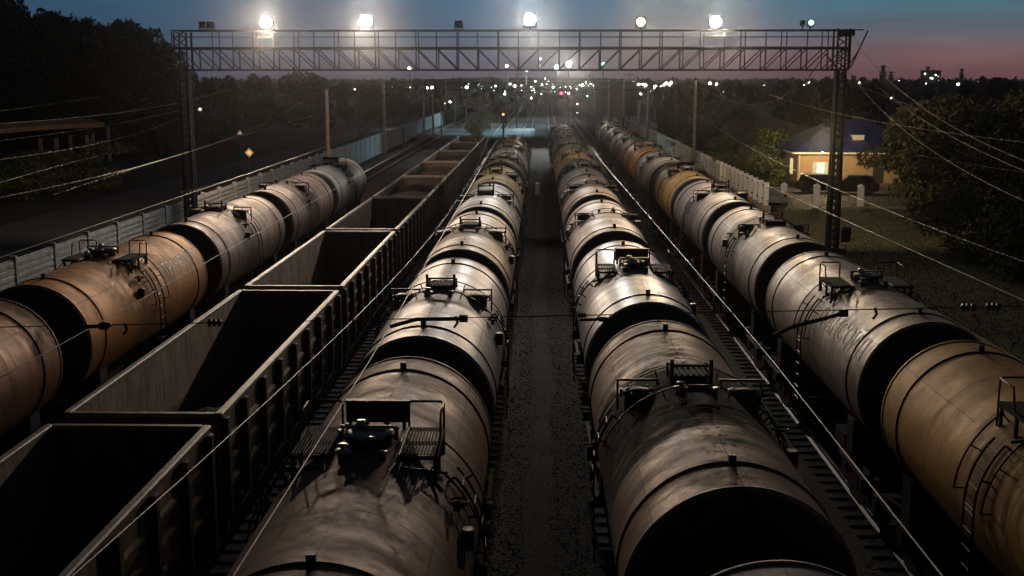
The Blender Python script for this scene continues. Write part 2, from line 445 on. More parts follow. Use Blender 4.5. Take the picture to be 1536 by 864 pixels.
def bogie_frame_mb():
    m=MB()
    for t in (-1,1):
        x=t*1.02
        pts=[(-1.25,.5),(-1.25,.68),(-.75,.75),(-.45,.98),(.45,.98),(.75,.75),(1.25,.68),(1.25,.5),(.8,.52),(.4,.25),(-.4,.25),(-.8,.52)]
        vs=[(x-.09,y,z) for y,z in pts]+[(x+.09,y,z) for y,z in pts]; n=len(pts)
        m.add(vs,[tuple(range(n))[::-1],tuple(range(n,2*n))]+[(i,(i+1)%n,n+(i+1)%n,n+i) for i in range(n)])
        for q in (-.15,0,.15): m.lathe([(.055,.28),(.055,.62)],(x,q,.0),'z',8)
    m.box(-1.15,1.15,-.22,.22,.55,.9)
    return m
def wheelset_mb():
    m=MB()
    for t in (-1,1):
        prof=[(.06,-.06),(.47,-.06),(.5,-.05),(.475,-.02),(.465,.06),(.40,.06),(.36,.01),(.16,.01),(.14,.07),(.06,.07)]
        m.lathe([(r,t*(h)) for r,h in (prof)],(t*.78,0,.475),'x',28)
    m.lathe([(.08,-1.1),(.08,1.1)],(0,0,.475),'x',12)
    return m
def coupler_mb():
    m=MB(); m.box(-.11,.11,0,.32,.9,1.12); m.bbox(-.2,.2,.3,.58,.84,1.18,.04); m.bbox(-.2,-.06,.52,.72,.88,1.14,.03); return m
def manhole_mb():
    m=MB(); m.lathe([(.32,-.12),(.32,.1),(.36,.1),(.36,.125)],(0,0,TZ+TR),'z',28); return m
def lid_mb():
    m=MB(); m.lathe([(.35,.127),(.36,.15),(.3,.18),(.17,.2),(.06,.21),(.0015,.21)],(0,0,TZ+TR),'z',28)
    for k in range(8):
        a=k*PI/4+.2; x=.39*math.cos(a); y=.39*math.sin(a)
        m.lathe([(.028,.02),(.028,.18),(.05,.18),(.05,.21)],(x,y,TZ+TR),'z',8)
    m.bar((-.40,0,TZ+TR+.24),(.40,0,TZ+TR+.24),.05,.04)
    m.lathe([(.07,.2),(.07,.3)],(-.12,.1,TZ+TR),'z',10)
    return m
def splash_mb():
    m=MB(); z=TZ+TR
    m.box(-.46,.46,.86,.9,z+.04,z+.36); m.box(-.5,.5,.8,.93,z+.36,z+.385)
    m.bar((-.4,.86,z-.1),(-.4,.86,z+.1),.05); m.bar((.4,.86,z-.1),(.4,.86,z+.1),.05)
    return m
def grate_mb(s):
    # slatted platform beside the manhole
    m=MB(); z=TZ+TR+.0; x0,x1=.47,.98
    for x in (x0,x1): m.box(min(s*x,s*(x+.04)),max(s*x,s*(x+.04)),-.6,.75,z-.05,z+.02)
    for y in (-.6,.71,.05): m.box(min(s*(x0+.04),s*x1),max(s*(x0+.04),s*x1),y,y+.04,z-.05,z+.0)
    n=11
    for i in range(n):
        x=x0+.05+(x1-x0-.06)*i/(n-1); m.box(s*x-.011,s*x+.011,-.55,.70,z+.002,z+.024)
    for y in (-.5,.05,.65):
        m.bar((s*(x1),y,z-.05),(s*.98,y,TZ+1.1),.05); m.bar((s*x0,y,z-.05),(s*x0,y,TZ+1.38),.05)
    return m
def guard_mb(s):
    m=MB(); z=TZ+TR+.02; x0,x1=.49,1.0
    m.tube([(s*x0,.74,z),(s*x0,.74,z+.34),(s*(x0+.04),.74,z+.38),(s*(x1-.04),.74,z+.38),(s*x1,.74,z+.34),(s*x1,.74,z-.5)],.018,6)
    m.tube([(s*x1,.74,z+.36),(s*x1,.2,z+.36),(s*x1,.1,z+.0),(s*x1,-.55,z)],.018,6)
    m.tube([(s*x0,.74,z),(s*x0,-.6,z),(s*(x0-.02),-.8,z-.05),(s*.42,-1.15,TZ+TR-.02)],.014,5)
    return m
def ladder_mb(s, y0=-.2, w=.42, a0=.85):
    m=MB(); r=TR+.13
    for y in (y0,y0+w):
        pts=arc(r,s*a0,s*PI/2,y,10)+[(s*r,y,TZ-1.0),(s*r*.98,y,TZ-1.7)]
        m.tube(pts,.02,5)
    for i in range(4):
        a=a0+.1+i*.2; m.tube([(s*r*math.sin(a),y0,TZ+r*math.cos(a)),(s*r*math.sin(a),y0+w,TZ+r*math.cos(a))],.014,5)
    for i in range(6):
        z=TZ-.05-i*.3; m.tube([(s*r,y0,z),(s*r,y0+w,z)],.014,5)
    for a in (a0,1.25):
        m.tube([(s*TR*math.sin(a),y0,TZ+TR*math.cos(a)),(s*r*math.sin(a),y0,TZ+r*math.cos(a))],.02,5)
    return m
def hoop_mb(s,y=.62):
    # handrail hoops that follow the shell down the side
    m=MB(); r=TR+.16
    m.tube(arc(r,s*.62,s*1.5,y,10),.015,5)
    for a in (.62,1.05,1.5):
        m.tube([(s*TR*math.sin(a),y,TZ+TR*math.cos(a)),(s*r*math.sin(a),y,TZ+r*math.cos(a))],.015,5)
    return m
def valve_mb(k):
    m=MB(); z=TZ+TR
    if k: m.lathe([(.08,-.1),(.08,.06),(.12,.06),(.12,.09),(.04,.1),(.04,.15),(.07,.15),(.07,.18)],(-.26,-.62,z),'z',14)
    else: m.lathe([(.05,-.1),(.05,.08),(.08,.08),(.08,.11)],(.28,-.7,z),'z',12)
    return m
def arm_mb(s):
    # crosswise bracing seen below the platform
    m=MB(); z=TZ+TR
    m.bar((s*.55,-.85,z-.08),(s*1.1,-.1,z-.4),.045); m.bar((s*.55,-.1,z-.08),(s*1.1,-.85,z-.4),.045)
    return m
def stand_mb():
    # pod type: raised working stand on the crest
    m=MB(); z=TZ+TR
    for x in (-.33,.33):
        m.box(x-.03,x+.03,-.3,-.24,z-.05,z+.5); m.box(x-.03,x+.03,.3,.36,z-.05,z+.3)
        m.box(x-.02,x+.02,-.24,.3,z+.24,z+.28)
    m.box(-.3,.3,-.3,.36,z+.2,z+.225); m.box(-.3,.3,-.29,-.25,z+.38,z+.42)
    m.box(-.3,.3,.31,.35,z+.05,z+.2)
    for i in range(6): m.box(-.27+.1*i,-.23+.1*i,-.24,.3,z+.227,z+.245)
    return m
def pod_mb(s):
    m=MB(); a=s*.62; c=(TR+.02)
    cx=c*math.sin(a); cz=TZ+c*math.cos(a)
    m.lathe([(.25,-.28),(.25,.14),(.29,.14),(.29,.19),(.15,.24),(.001,.25)],(cx,-.15,cz),'z',20)
    m.box(cx-.36,cx+.36,.2,.62,cz+.0,cz+.03)
    for q in (-.34,.34): m.box(cx+q-.02,cx+q+.02,.2,.24,cz-.25,cz+.3)
    m.box(cx-.32,cx+.32,.2,.235,cz+.26,cz+.3)
    for k in range(6):
        b=k*PI/3; m.lathe([(.02,.08),(.02,.22)],(cx+.31*math.cos(b),-.15+.31*math.sin(b),cz),'z',6)
    return m
def rails_over_mb(y):
    m=MB(); r=TR+.2
    m.tube(arc(r-.07,-1.2,1.2,y,20),.015,5)
    for a in (-1.2,-.75,-.35,.35,.75,1.2):
        m.tube([(TR*math.sin(a),y,TZ+TR*math.cos(a)),((r-.07)*math.sin(a),y,TZ+(r-.07)*math.cos(a))],.014,5)
    return m
def knob_mb(y):
    m=MB(); z=TZ+TR
    m.box(-.05,.05,y-.04,y+.04,z-.02,z+.13)
    return m
def handwheel_mb():
    m=MB()
    m.lathe([(.05,0),(.05,.12)],(1.3,-.9,TZ+.85),'z',10)
    m.tube([(1.32+.13*math.cos(k*PI/8),-.9+.13*math.sin(k*PI/8),TZ+.98) for k in range(16)],.016,5,True)
    return m
def vbox_mb():
    m=MB(); m.bbox(1.38,1.55,-1.3,-1.1,TZ+.45,TZ+.72,.02); return m
def lettering_mesh(body, size):
    cu=bpy.data.curves.new('lettering','FONT'); cu.body=body; cu.size=size; cu.align_x='CENTER'; cu.align_y='CENTER'; cu.resolution_u=3
    o=bpy.data.objects.new('tmp_text',cu); COL.objects.link(o)
    dg=bpy.context.evaluated_depsgraph_get(); dg.update()
    me=bpy.data.meshes.new_from_object(o.evaluated_get(dg))
    bpy.data.objects.remove(o)
    import bmesh
    bm=bmesh.new(); bm.from_mesh(me)
    bmesh.ops.triangulate(bm,faces=bm.faces)
    for _ in range(2):
        es=[e for e in bm.edges if e.calc_length()>.12]
        if es: bmesh.ops.subdivide_edges(bm,edges=es,cuts=1)
        bmesh.ops.triangulate(bm,faces=bm.faces)
    bm.to_mesh(me); bm.free()
    return me
def wrap(me, side, ang, yc):
    # lay flat lettering on the shell; side +1 right flank (reads towards +y), -1 left flank
    for v in me.vertices:
        a=ang-v.co.y/(TR) if side>0 else ang-v.co.y/TR
        y=yc+(v.co.x if side>0 else -v.co.x)
        r=TR+.012
        v.co=(side*r*math.sin(a),y,TZ+r*math.cos(a))
    me.materials.clear(); me.materials.append(M['letter'])
    return me

def tank_car(kind):
    e=empty('tank_car')
    def P(name,key,fn,mat,parent=None,loc=None):
        me=shared(key,fn)
        if not me.materials: me.materials.append(mat)
        return link(name,me,parent or e,loc)
    b=P('barrel','barrel',barrel_mb,M['steel'])
    for s in (-1,1):
        P('end_dome','dome%d'%s,lambda:dome_mb(s),M['dome'])
        P('end_rim','rim%d'%s,lambda:rim_mb(s),M['steel2'],b)
        P('strap','strap%d'%s,lambda:strap_mb(s*4.15),M['strap'])
    P('underframe','under',under_mb,M['under'])
    for s in (-1,1):
        bg=P('bogie','bogie',bogie_frame_mb,M['under'],loc=(0,s*3.95,0))
        for q in (-.925,.925): P('wheelset','wheelset',wheelset_mb,M['steel2'],bg,(0,q,0))
        cp=P('coupler','coupler',coupler_mb,M['under'],loc=(0,s*5.5,0))
        if s<0: cp.rotation_euler=(0,0,PI)
    for y in (-4.2,4.2): P('lifting_lug','knob%d'%(y*10),lambda:knob_mb(y),M['strap'])
    if kind=='grate':
        mh=P('manhole','manhole',manhole_mb,M['steel'])
        P('lid','lid',lid_mb,M['pale'],mh)
        P('splash_plate','splash',splash_mb,M['steel'])
        for s in (-1,1):
            pf=P('platform','grate%d'%s,lambda:grate_mb(s),M['platform'])
            P('guard_rail','guard%d'%s,lambda:guard_mb(s),M['steel2'],pf)
            P('ladder','ladder%d'%s,lambda:ladder_mb(s),M['steel'])
            P('handrail','hoop%d'%s,lambda:hoop_mb(s),M['steel']); P('handrail','hoopb%d'%s,lambda:hoop_mb(s,-.55),M['steel'])
        for k in (0,1): P('valve','valve%d'%k,lambda:valve_mb(k),M['pale'])
        for s in (-1,1): P('brace','brace%d'%s,lambda:arm_mb(s),M['steel'])
        P('hand_wheel','handwheel',handwheel_mb,M['steel']); P('valve_box','vbox',vbox_mb,M['steel'])
    else:
        P('working_stand','stand',stand_mb,M['platform'])
        for s in (-1,1):
            P('hatch','pod%d'%s,lambda:pod_mb(s),M['steel'])
            P('ladder','ladderb%d'%s,lambda:ladder_mb(s,-.1,.42,.95),M['steel'])
        for y in (.72,-.62): P('handrail','railsover%d'%(y*100),lambda:rails_over_mb(y),M['steel'])
        for k in (0,1): P('valve','valve%d'%k,lambda:valve_mb(k),M['pale'])
        P('hand_wheel','handwheel',handwheel_mb,M['steel']); P('valve_box','vbox',vbox_mb,M['steel'])
    return e

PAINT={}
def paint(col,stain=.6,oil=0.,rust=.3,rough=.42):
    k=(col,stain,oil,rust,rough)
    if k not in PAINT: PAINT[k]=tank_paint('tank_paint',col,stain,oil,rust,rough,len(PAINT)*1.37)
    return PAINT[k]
PROTO={}
def place_car(kind,X,near,col,label,group,turn=False,**kw):
    if kind not in PROTO:
        PROTO[kind]=tank_car(kind); c=PROTO[kind]
    else: c=copy_tree(PROTO[kind])
    c.location=(X,near+TL/2,0); c.rotation_euler=(0,0,PI if turn else 0)
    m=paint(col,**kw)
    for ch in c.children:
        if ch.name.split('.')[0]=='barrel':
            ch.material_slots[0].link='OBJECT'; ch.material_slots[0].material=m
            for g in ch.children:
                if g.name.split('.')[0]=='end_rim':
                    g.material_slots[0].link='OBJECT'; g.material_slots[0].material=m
    n=int(near*7)
    for ch in list(c.children):
        base=ch.name.split('.')[0]
        if base=='working_stand':
            if n%5 in (1,3) and near>35: bpy.data.objects.remove(ch); continue
            ch.location=(0,.35*((n%3)-1),-.06*(n%4))
        elif base=='hatch': ch.location=(0,.25*((n%4)-1.5),-.03*(n%3))
        elif base=='splash_plate' and n%2 and near>20: bpy.data.objects.remove(ch)
        elif base=='platform' and near>20: ch.location=(0,0,-.04*(n%3))
    tag(c,label,'tank car',group)
    return c

g3='tank cars of the train left of the footpath'
T3=[('grate',10.6,(.32,.22,.165),'brown-grey tank car nearest the camera left of the footpath, slatted platform and open-topped manhole',dict(stain=.7,rust=.35)),
('pod',22.6,(.36,.37,.40),'pale grey tank car second from the camera left of the footpath, two side hatches',dict(stain=.4,rust=.15,rough=.36)),
('pod',34.6,(.36,.29,.23),'beige tank car third from the camera left of the footpath, behind the pale grey one',dict(stain=.6,oil=.25)),
('pod',46.5,(.32,.34,.36),'dull grey tank car fourth from the camera left of the footpath',dict(stain=.7)),
('pod',58.5,(.40,.33,.20),'yellowish tank car fifth from the camera left of the footpath',dict(stain=.5)),
('grate',70.5,(.27,.27,.22),'greenish grey tank car sixth from the camera left of the footpath',dict(stain=.8,oil=.3)),
('pod',82.5,(.42,.45,.52),'bluish white tank car last but one left of the footpath',dict(stain=.4,rust=.1)),
('pod',94.7,(.42,.24,.12),'orange-brown tank car at the far end left of the footpath',dict(stain=.4))]
for i,(k,y,c,l,kw) in enumerate(T3): place_car(k,X3,y,c,l,g3,turn=i in (3,5,6),**kw)
g4='tank cars of the train right of the footpath'
T4=[('pod',1.5,(.26,.25,.24),'grey tank car cut off by the bottom edge of the photo right of the footpath',dict()),
('pod',14.0,(.33,.235,.175),'brown tank car with black oil spilt down it, nearest whole one right of the footpath',dict(stain=.7,oil=.75,rust=.4)),
('grate',26.3,(.40,.42,.46),'silvery grey tank car behind the oil-stained brown one right of the footpath',dict(stain=.35,rust=.12,rough=.34)),
('pod',39.0,(.42,.35,.32),'pinkish beige tank car third whole one right of the footpath',dict(stain=.5)),
('pod',51.6,(.25,.17,.14),'reddish brown tank car fourth whole one right of the footpath',dict(stain=.6,oil=.4)),
('grate',63.7,(.16,.16,.16),'dark grey tank car fifth whole one right of the footpath',dict(stain=.8)),
('pod',75.7,(.36,.27,.17),'sandy tank car sixth whole one right of the footpath',dict(stain=.6)),
('pod',87.8,(.26,.24,.22),'grey-brown tank car seventh whole one right of the footpath',dict(stain=.9,oil=.4)),
('grate',99.8,(.34,.32,.29),'light grey tank car third from the far end right of the footpath',dict(stain=.9)),
('pod',111.8,(.24,.21,.18),'dull brown tank car last but one right of the footpath',dict(stain=.8)),
('pod',123.8,(.34,.31,.28),'tank car at the far end of the train right of the footpath',dict(stain=.8))]
for i,(k,y,c,l,kw) in enumerate(T4): place_car(k,X4,y,c,l,g4,turn=i in (3,4,7,9),**kw)
g5='tank cars of the rightmost train'
T5=[('grate',12.2,(.42,.25,.085),'ochre tank car cut off by the right edge of the photo',dict(stain=.3,rust=.15,rough=.5)),
('grate',24.2,(.46,.41,.36),'cream-grey tank car with worn lettering and slatted platform behind the ochre one',dict(stain=.4,rust=.3,rough=.36)),
('pod',36.4,(.38,.34,.31),'beige tank car third in the rightmost train',dict(stain=.6,oil=.2)),
('pod',48.6,(.30,.27,.26),'grey-beige tank car fourth in the rightmost train',dict(stain=.7)),
('grate',60.7,(.42,.28,.12),'yellow-ochre tank car fifth in the rightmost train',dict(stain=.5)),
('pod',72.8,(.27,.27,.27),'grey tank car sixth in the rightmost train',dict(stain=.8)),
('grate',84.9,(.50,.28,.12),'orange tan tank car seventh in the rightmost train',dict(stain=.4)),
('pod',97.0,(.32,.29,.27),'pale grey-brown tank car eighth in the rightmost train',dict(stain=.8)),
('pod',109.0,(.36,.34,.33),'whitish tank car ninth in the rightmost train',dict(stain=.7)),
('grate',121.0,(.30,.27,.24),'tank car last but one at the far end of the rightmost train',dict(stain=.8)),
('pod',133.0,(.34,.32,.3),'tank car at the very far end of the rightmost train',dict(stain=.8))]
T5o=[]
for i,(k,y,c,l,kw) in enumerate(T5): T5o.append(place_car(k,X5,y,c,l,g5,turn=i in (2,5,8),**kw))
g1='tank cars of the leftmost train'
T1=[('grate',16.1,(.34,.16,.09),'rusty tank car cut off by the left edge of the photo',dict(stain=.6,rust=.6)),
('grate',28.2,(.52,.25,.08),'orange-tan tank car with white lettering in the leftmost train',dict(stain=.35,rust=.25,rough=.48)),
('pod',40.4,(.30,.235,.205),'grey-brown tank car behind the orange-tan one in the leftmost train',dict(stain=.7)),
('pod',52.6,(.27,.20,.18),'dark pinkish brown tank car last but one in the leftmost train',dict(stain=.8,oil=.3)),
('grate',64.7,(.33,.33,.34),'grey tank car at the far end of the leftmost train',dict(stain=.6))]
T1o=[]
for k,y,c,l,kw in T1: T1o.append(place_car(k,X1,y,c,l,g1,**kw))
# the operator's name painted on two shells
me=wrap(lettering_mesh('ТРАНСОЙЛ',.56),1,1.02,3.0); link('lettering',me,T1o[1])
me=wrap(lettering_mesh('ТРАНСОЙЛ',.75),-1,1.05,-2.6); link('lettering',me,T5o[1])

# ------------------------------------------------------------------ open wagons
GL=13.1; GH=3.35; GW=1.47
def rusty(name,c1,c2,seed=0,rough=.7):
    m,nt,b=newmat(name); L=nt.links.new
    tc=N(nt,'ShaderNodeTexCoord'); mp=N(nt,'ShaderNodeMapping'); mp.inputs['Location'].default_value=(seed,seed*2,0); L(tc.outputs['Object'],mp.inputs[0])
    n=N(nt,'ShaderNodeTexNoise'); n.inputs['Scale'].default_value=1.6; n.inputs['Detail'].default_value=9; n.inputs['Roughness'].default_value=.7; L(mp.outputs[0],n.inputs[0])
    mp2=N(nt,'ShaderNodeMapping'); mp2.inputs['Scale'].default_value=(4,4,.5); L(mp.outputs[0],mp2.inputs[0])
    n2=N(nt,'ShaderNodeTexNoise'); n2.inputs['Scale'].default_value=1.8; n2.inputs['Detail'].default_value=6; L(mp2.outputs[0],n2.inputs[0])
    ad=N(nt,'ShaderNodeMath',operation='ADD'); L(n.outputs['Fac'],ad.inputs[0]); L(n2.outputs['Fac'],ad.inputs[1])
    r=N(nt,'ShaderNodeMapRange'); r.inputs[1].default_value=.82; r.inputs[2].default_value=1.18; L(ad.outputs[0],r.inputs[0])
    mx=N(nt,'ShaderNodeMix',data_type='RGBA'); mx.inputs['A'].default_value=(*c1,1); mx.inputs['B'].default_value=(*c2,1); L(r.outputs[0],mx.inputs['Factor']); L(mx.outputs['Result'],b.inputs['Base Color'])
    b.inputs['Roughness'].default_value=rough
    bp=N(nt,'ShaderNodeBump'); bp.inputs['Strength'].default_value=.5; bp.inputs['Distance'].default_value=.03; L(n.outputs['Fac'],bp.inputs['Height']); L(bp.outputs[0],b.inputs['Normal'])
    return m
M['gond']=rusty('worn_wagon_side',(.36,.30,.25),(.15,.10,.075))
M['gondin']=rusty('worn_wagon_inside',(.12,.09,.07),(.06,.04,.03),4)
M['gonddark']=rusty('shaded_wagon_plate',(.10,.07,.055),(.05,.034,.027),5)  # darker copy for the far wagons, shade put into the plate colour
M['gpost']=rusty('shaded_wagon_post',(.045,.04,.034),(.02,.018,.015),2)  # unlit look of the posts put into a dark colour
M['rim']=rusty('wagon_rim',(.30,.27,.24),(.16,.13,.11),7,.5)
def gside_mb(s):
    m=MB(); x0,x1=(GW-.06)*s,GW*s
    m.box(min(x0,x1),max(x0,x1),-GL/2,GL/2,1.3,GH-.1)
    n=8; w=GL/n
    for i in range(n):
        yc=-GL/2+w*(i+.5)
        for z in (1.75,2.2,2.65):
            # pressed ridges, each slightly tilted
            a=s*GW; b=s*(GW+.045); h=w/2-.28
            m.add([(a,yc-h,z-.09),(a,yc+h,z-.09),(a,yc+h,z+.09),(a,yc-h,z+.09),(b,yc-h+.08,z-.03),(b,yc+h-.08,z-.03),(b,yc+h-.08,z+.03),(b,yc-h+.08,z+.03)],
                  [(0,1,5,4),(1,2,6,5),(2,3,7,6),(3,0,4,7),(4,5,6,7)])
    return m
def gpost_mb(s):
    m=MB(); n=8; w=GL/n
    for i in range(n+1):
        y=-GL/2+w*i; y=min(max(y,-GL/2+.12),GL/2-.12)
        a,b=s*(GW+.002),s*(GW+.15)
        m.box(min(a,b),max(a,b),y-.11,y+.11,1.15,GH-.1)
    return m
def gpost_one(s):
    m=MB(); a,b=s*(GW+.002),s*(GW+.15)
    m.add([(a,-.14,1.15),(a,.14,1.15),(b,.08,1.25),(b,-.08,1.25),(a,-.14,GH-.1),(a,.14,GH-.1),(b,.08,GH-.14),(b,-.08,GH-.14)],
          [(0,3,2,1),(4,5,6,7),(0,1,5,4),(1,2,6,5),(2,3,7,6),(3,0,4,7)])
    return m
def gend_mb():
    m=MB(); m.box(-GW+.06,GW-.06,-.03,.03,1.3,GH-.1)
    for z in (1.6,2.1,2.6,3.05): m.bbox(-GW+.05,GW-.05,.03,.12,z-.07,z+.07,.03)
    return m
def grim_mb():
    m=MB()
    for s in (-1,1):
        a,b=s*(GW-.075),s*(GW+.075); m.bbox(min(a,b),max(a,b),-GL/2-.05,GL/2+.05,GH-.098,GH,.025)
    for s in (-1,1): m.box(-GW+.077,GW-.077,s*(GL/2)-.06,s*(GL/2)+.06,GH-.095,GH-.004)
    return m
def gfloor_mb():
    m=MB(); m.box(-GW+.062,GW-.062,-GL/2+.04,GL/2-.04,1.2,1.3); return m
def gunder_mb():
    m=MB(); m.box(-.18,.18,-6.6,6.6,.9,1.19)
    for s in (-1,1):
        m.box(-GW-.1,GW+.1,s*6.55-.12,s*6.55+.12,.9,1.19); m.box(s*(GW-.05)-.07,s*(GW-.05)+.07,-6.4,6.4,1.0,1.19)
        m.box(-1.4,1.4,s*4.3-.2,s*4.3+.2,.9,1.19)
    for y in (-3,-1,1,3): m.box(-1.35,1.35,y-.06,y+.06,.98,1.18)
    return m
def cargo_mb(h):
    m=MB(); rnd=random.Random(5); nx,ny=12,50; vs=[]; fs=[]
    for j in range(ny+1):
        for i in range(nx+1):
            u=i/nx; v=j/ny; x=(-GW+.07)+(2*GW-.14)*u; y=(-GL/2+.06)+(GL-.12)*v
            z=h+.35*math.sin(PI*u)*abs(math.sin(PI*3*v+.6))+rnd.uniform(-.05,.05)
            vs.append((x,y,z))
    for j in range(ny):
        for i in range(nx): fs.append((j*(nx+1)+i,j*(nx+1)+i+1,(j+1)*(nx+1)+i+1,(j+1)*(nx+1)+i))
    m.add(vs,fs,True); return m
def gondola(load):
    e=empty('open_wagon')
    def P(name,key,fn,mat,parent=None,loc=None):
        me=shared(key,fn)
        if not me.materials: me.materials.append(mat)
        return link(name,me,parent or e,loc)
    for s in (-1,1):
        sd=P('side_wall','gside%d'%s,lambda:gside_mb(s),M['gond'])
        for i in range(9):
            y=-GL/2+GL/8*i; y=min(max(y,-GL/2+.16),GL/2-.16)
            P('post','gpostone%d'%s,lambda:gpost_one(s),M['gpost'],sd,(0,y,0))
        ew=P('end_wall','gend',gend_mb,M['gondin'],loc=(0,s*GL/2,0))
        if s<0: ew.rotation_euler=(0,0,PI)
        bg=P('bogie','bogie',bogie_frame_mb,M['under'],loc=(0,s*4.3,0))
        for q in (-.925,.925): P('wheelset','wheelset',wheelset_mb,M['steel2'],bg,(0,q,0))
        cp=P('coupler','coupler',coupler_mb,M['under'],loc=(0,s*6.4,0))
        if s<0: cp.rotation_euler=(0,0,PI)
    P('top_rim','grim',grim_mb,M['rim']); P('floor_plate','gfloor',gfloor_mb,M['gpost']); P('underframe','gunder',gunder_mb,M['under'])
    return e
gl=['nearest open wagon, its empty black inside cut off by the left edge of the photo',
'second open wagon from the camera, worn pale inner wall lit','third open wagon from the camera, empty with a pale lit inner wall',
'fourth open wagon from the camera, dark and empty','fifth open wagon from the camera with dark brown cargo',
'sixth open wagon from the camera with brown cargo','seventh open wagon from the camera with brown cargo',
'eighth open wagon from the camera, last but one','open wagon at the far end of its train']
go=gondola(0); rimY=7.05
for i,l in enumerate(gl):
    o=go if i==0 else copy_tree(go)
    o.location=(X2,rimY+13.92*i+6.96,0); tag(o,l,'open wagon','open freight wagons between two tank trains')
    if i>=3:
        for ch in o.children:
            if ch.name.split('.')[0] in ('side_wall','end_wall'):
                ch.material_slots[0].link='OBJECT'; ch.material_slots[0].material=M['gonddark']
    # cargo is a thing lying in the wagon
    c=link('cargo_heap',shared('cargo%d'%(i>3),lambda:cargo_mb(2.75 if i>3 else 1.32)),None,o.location)
    if not c.data.materials: c.data.materials.append(M['ore'] if i>3 else M['coal'])
    nth=['nearest','second','third','fourth','fifth','sixth','seventh','eighth','farthest'][i]
    tag(c,('brown heaped cargo filling the %s open wagon' if i>3 else 'black coal dust covering the floor of the %s open wagon')%nth,'cargo','loads of the open wagons')

# ------------------------------------------------------------------ gantry with floodlights
GY=69.5
PL=at_y(281,200,GY).x; PR=at_y(1256,200,GY).x
zb=at_y(768,105,GY).z; zt=at_y(768,73,GY).z; zr=at_y(768,46,GY).z
xl=at_y(264,70,GY).x; xr=at_y(1268,70,GY).x; xrr=at_y(1290,46,GY).x
gan=tag(empty('lighting_gantry',(0,GY,0)),'long dark steel truss gantry with railed walkway spanning all the trains','gantry')
m=MB(); nb=33; dx=(xr-xl)/nb; DY=.75
for y in (-DY,DY):
    for z in (zb,zt): m.bar((xl,y,z),(xr,y,z),.11,.11)
    for i in range(nb+1):
        x=xl+dx*i
        m.bar((x,y,zb+.06),(x,y,zt-.06),.07,.07)
        if i<nb:
            if i<nb/2: m.bar((x,y,zt-.03),(x+dx,y,zb+.03),.06,.06)
            else: m.bar((x,y,zb+.03),(x+dx,y,zt-.03),.06,.06)
for i in range(nb+1):
    x=xl+dx*i
    m.bar((x,-DY,zb),(x,DY,zb),.07); m.bar((x,-DY,zt),(x,DY,zt),.07)
    if i<nb: m.bar((x,-DY,zb),(x+dx,DY,zb),.045)
m.build('truss',M['gantry'],gan)
m=MB()
for y in (-DY,DY):
    m.bar((xl,y,zr),(xrr if y<0 else xr,y,zr),.07,.07); m.bar((xl,y,(zr+zt)/2+.15),(xr,y,(zr+zt)/2+.15),.03,.03)
    for i in range(nb+1):
        if y<0 or i%2==0: m.bar((xl+dx*i,y,zt+.06),(xl+dx*i,y,zr-.03),.055,.055)
m.build('railing',M['gantry'],gan)
m=MB(); m.box(xl,xr,-DY+.1,DY-.1,zt+.065,zt+.1); m.build('walkway',M['gantry'],gan)
for X,nm in ((PL,'l'),(PR,'r')):
    m=MB(); w=.25; top=zb-.06 if nm=='l' else zb-.06
    for sx in (-1,1):
        for sy in (-1,1):
            m.bar((X+sx*w,sy*w,-.6),(X+sx*w*.82,sy*w*.82,top),.2,.2)
    n=26
    for k in range(n):
        z0=-.3+(top+.3)*k/n; z1=-.3+(top+.3)*(k+1)/n
        for sy in (-1,1):
            m.bar((X-w,sy*w,z0),(X+w,sy*w,z1),.15,.05); m.bar((X+w,sy*w,z0),(X-w,sy*w,z1),.15,.05)
            m.bar((X+sy*w,-w,z0),(X+sy*w,w,z1),.05,.15); m.bar((X+sy*w,w,z0),(X+sy*w,-w,z1),.05,.15)
    m.bbox(X-.7,X+.7,-.7,.7,-.75,-.28,.05)
    cobj=m.build('column',M['gantry'],gan)
    m=MB()
    for sx in (-1,1):
        for sy in (-1,1): m.bar((X+sx*.36,sy*.5,zb+.06),(X+sx*.36,sy*.5,zr+(.1 if nm=='r' else -.1)),.1)
    for k in range(5):
        z0=zb+(zr-zb)*k/5; z1=zb+(zr-zb)*(k+1)/5
        m.bar((X-.36,-.5,z0),(X+.36,-.5,z1),.06); m.bar((X+.36,-.5,z0),(X-.36,-.5,z1),.06)
    if nm=='r':
        m.box(X-.5,X+.5,-.9,-.78,zr-.35,zr+.02)
        m.bar((X+.36,-.8,zb+.1),(X+1.25,-.8,zr-.05),.07); m.bar((X+.4,0,zb+.2),(X+1.0,0,zb+1.1),.06)
        m.bar((X-.4,-.8,zb+.1),(X-1.1,-.8,zb+.9),.08); m.bar((X-1.1,-.8,zb+.9),(X-2.4,-.8,zb-1.0),.05)
    m.build('column_head',M['gantry'],cobj)
m=MB(); c=at_z(1262,352,1.0)
m.bbox(PR+.45,PR+.95,-.6,-.2,.1,1.0,.03); m.build('control_box',M['gantry'],gan)

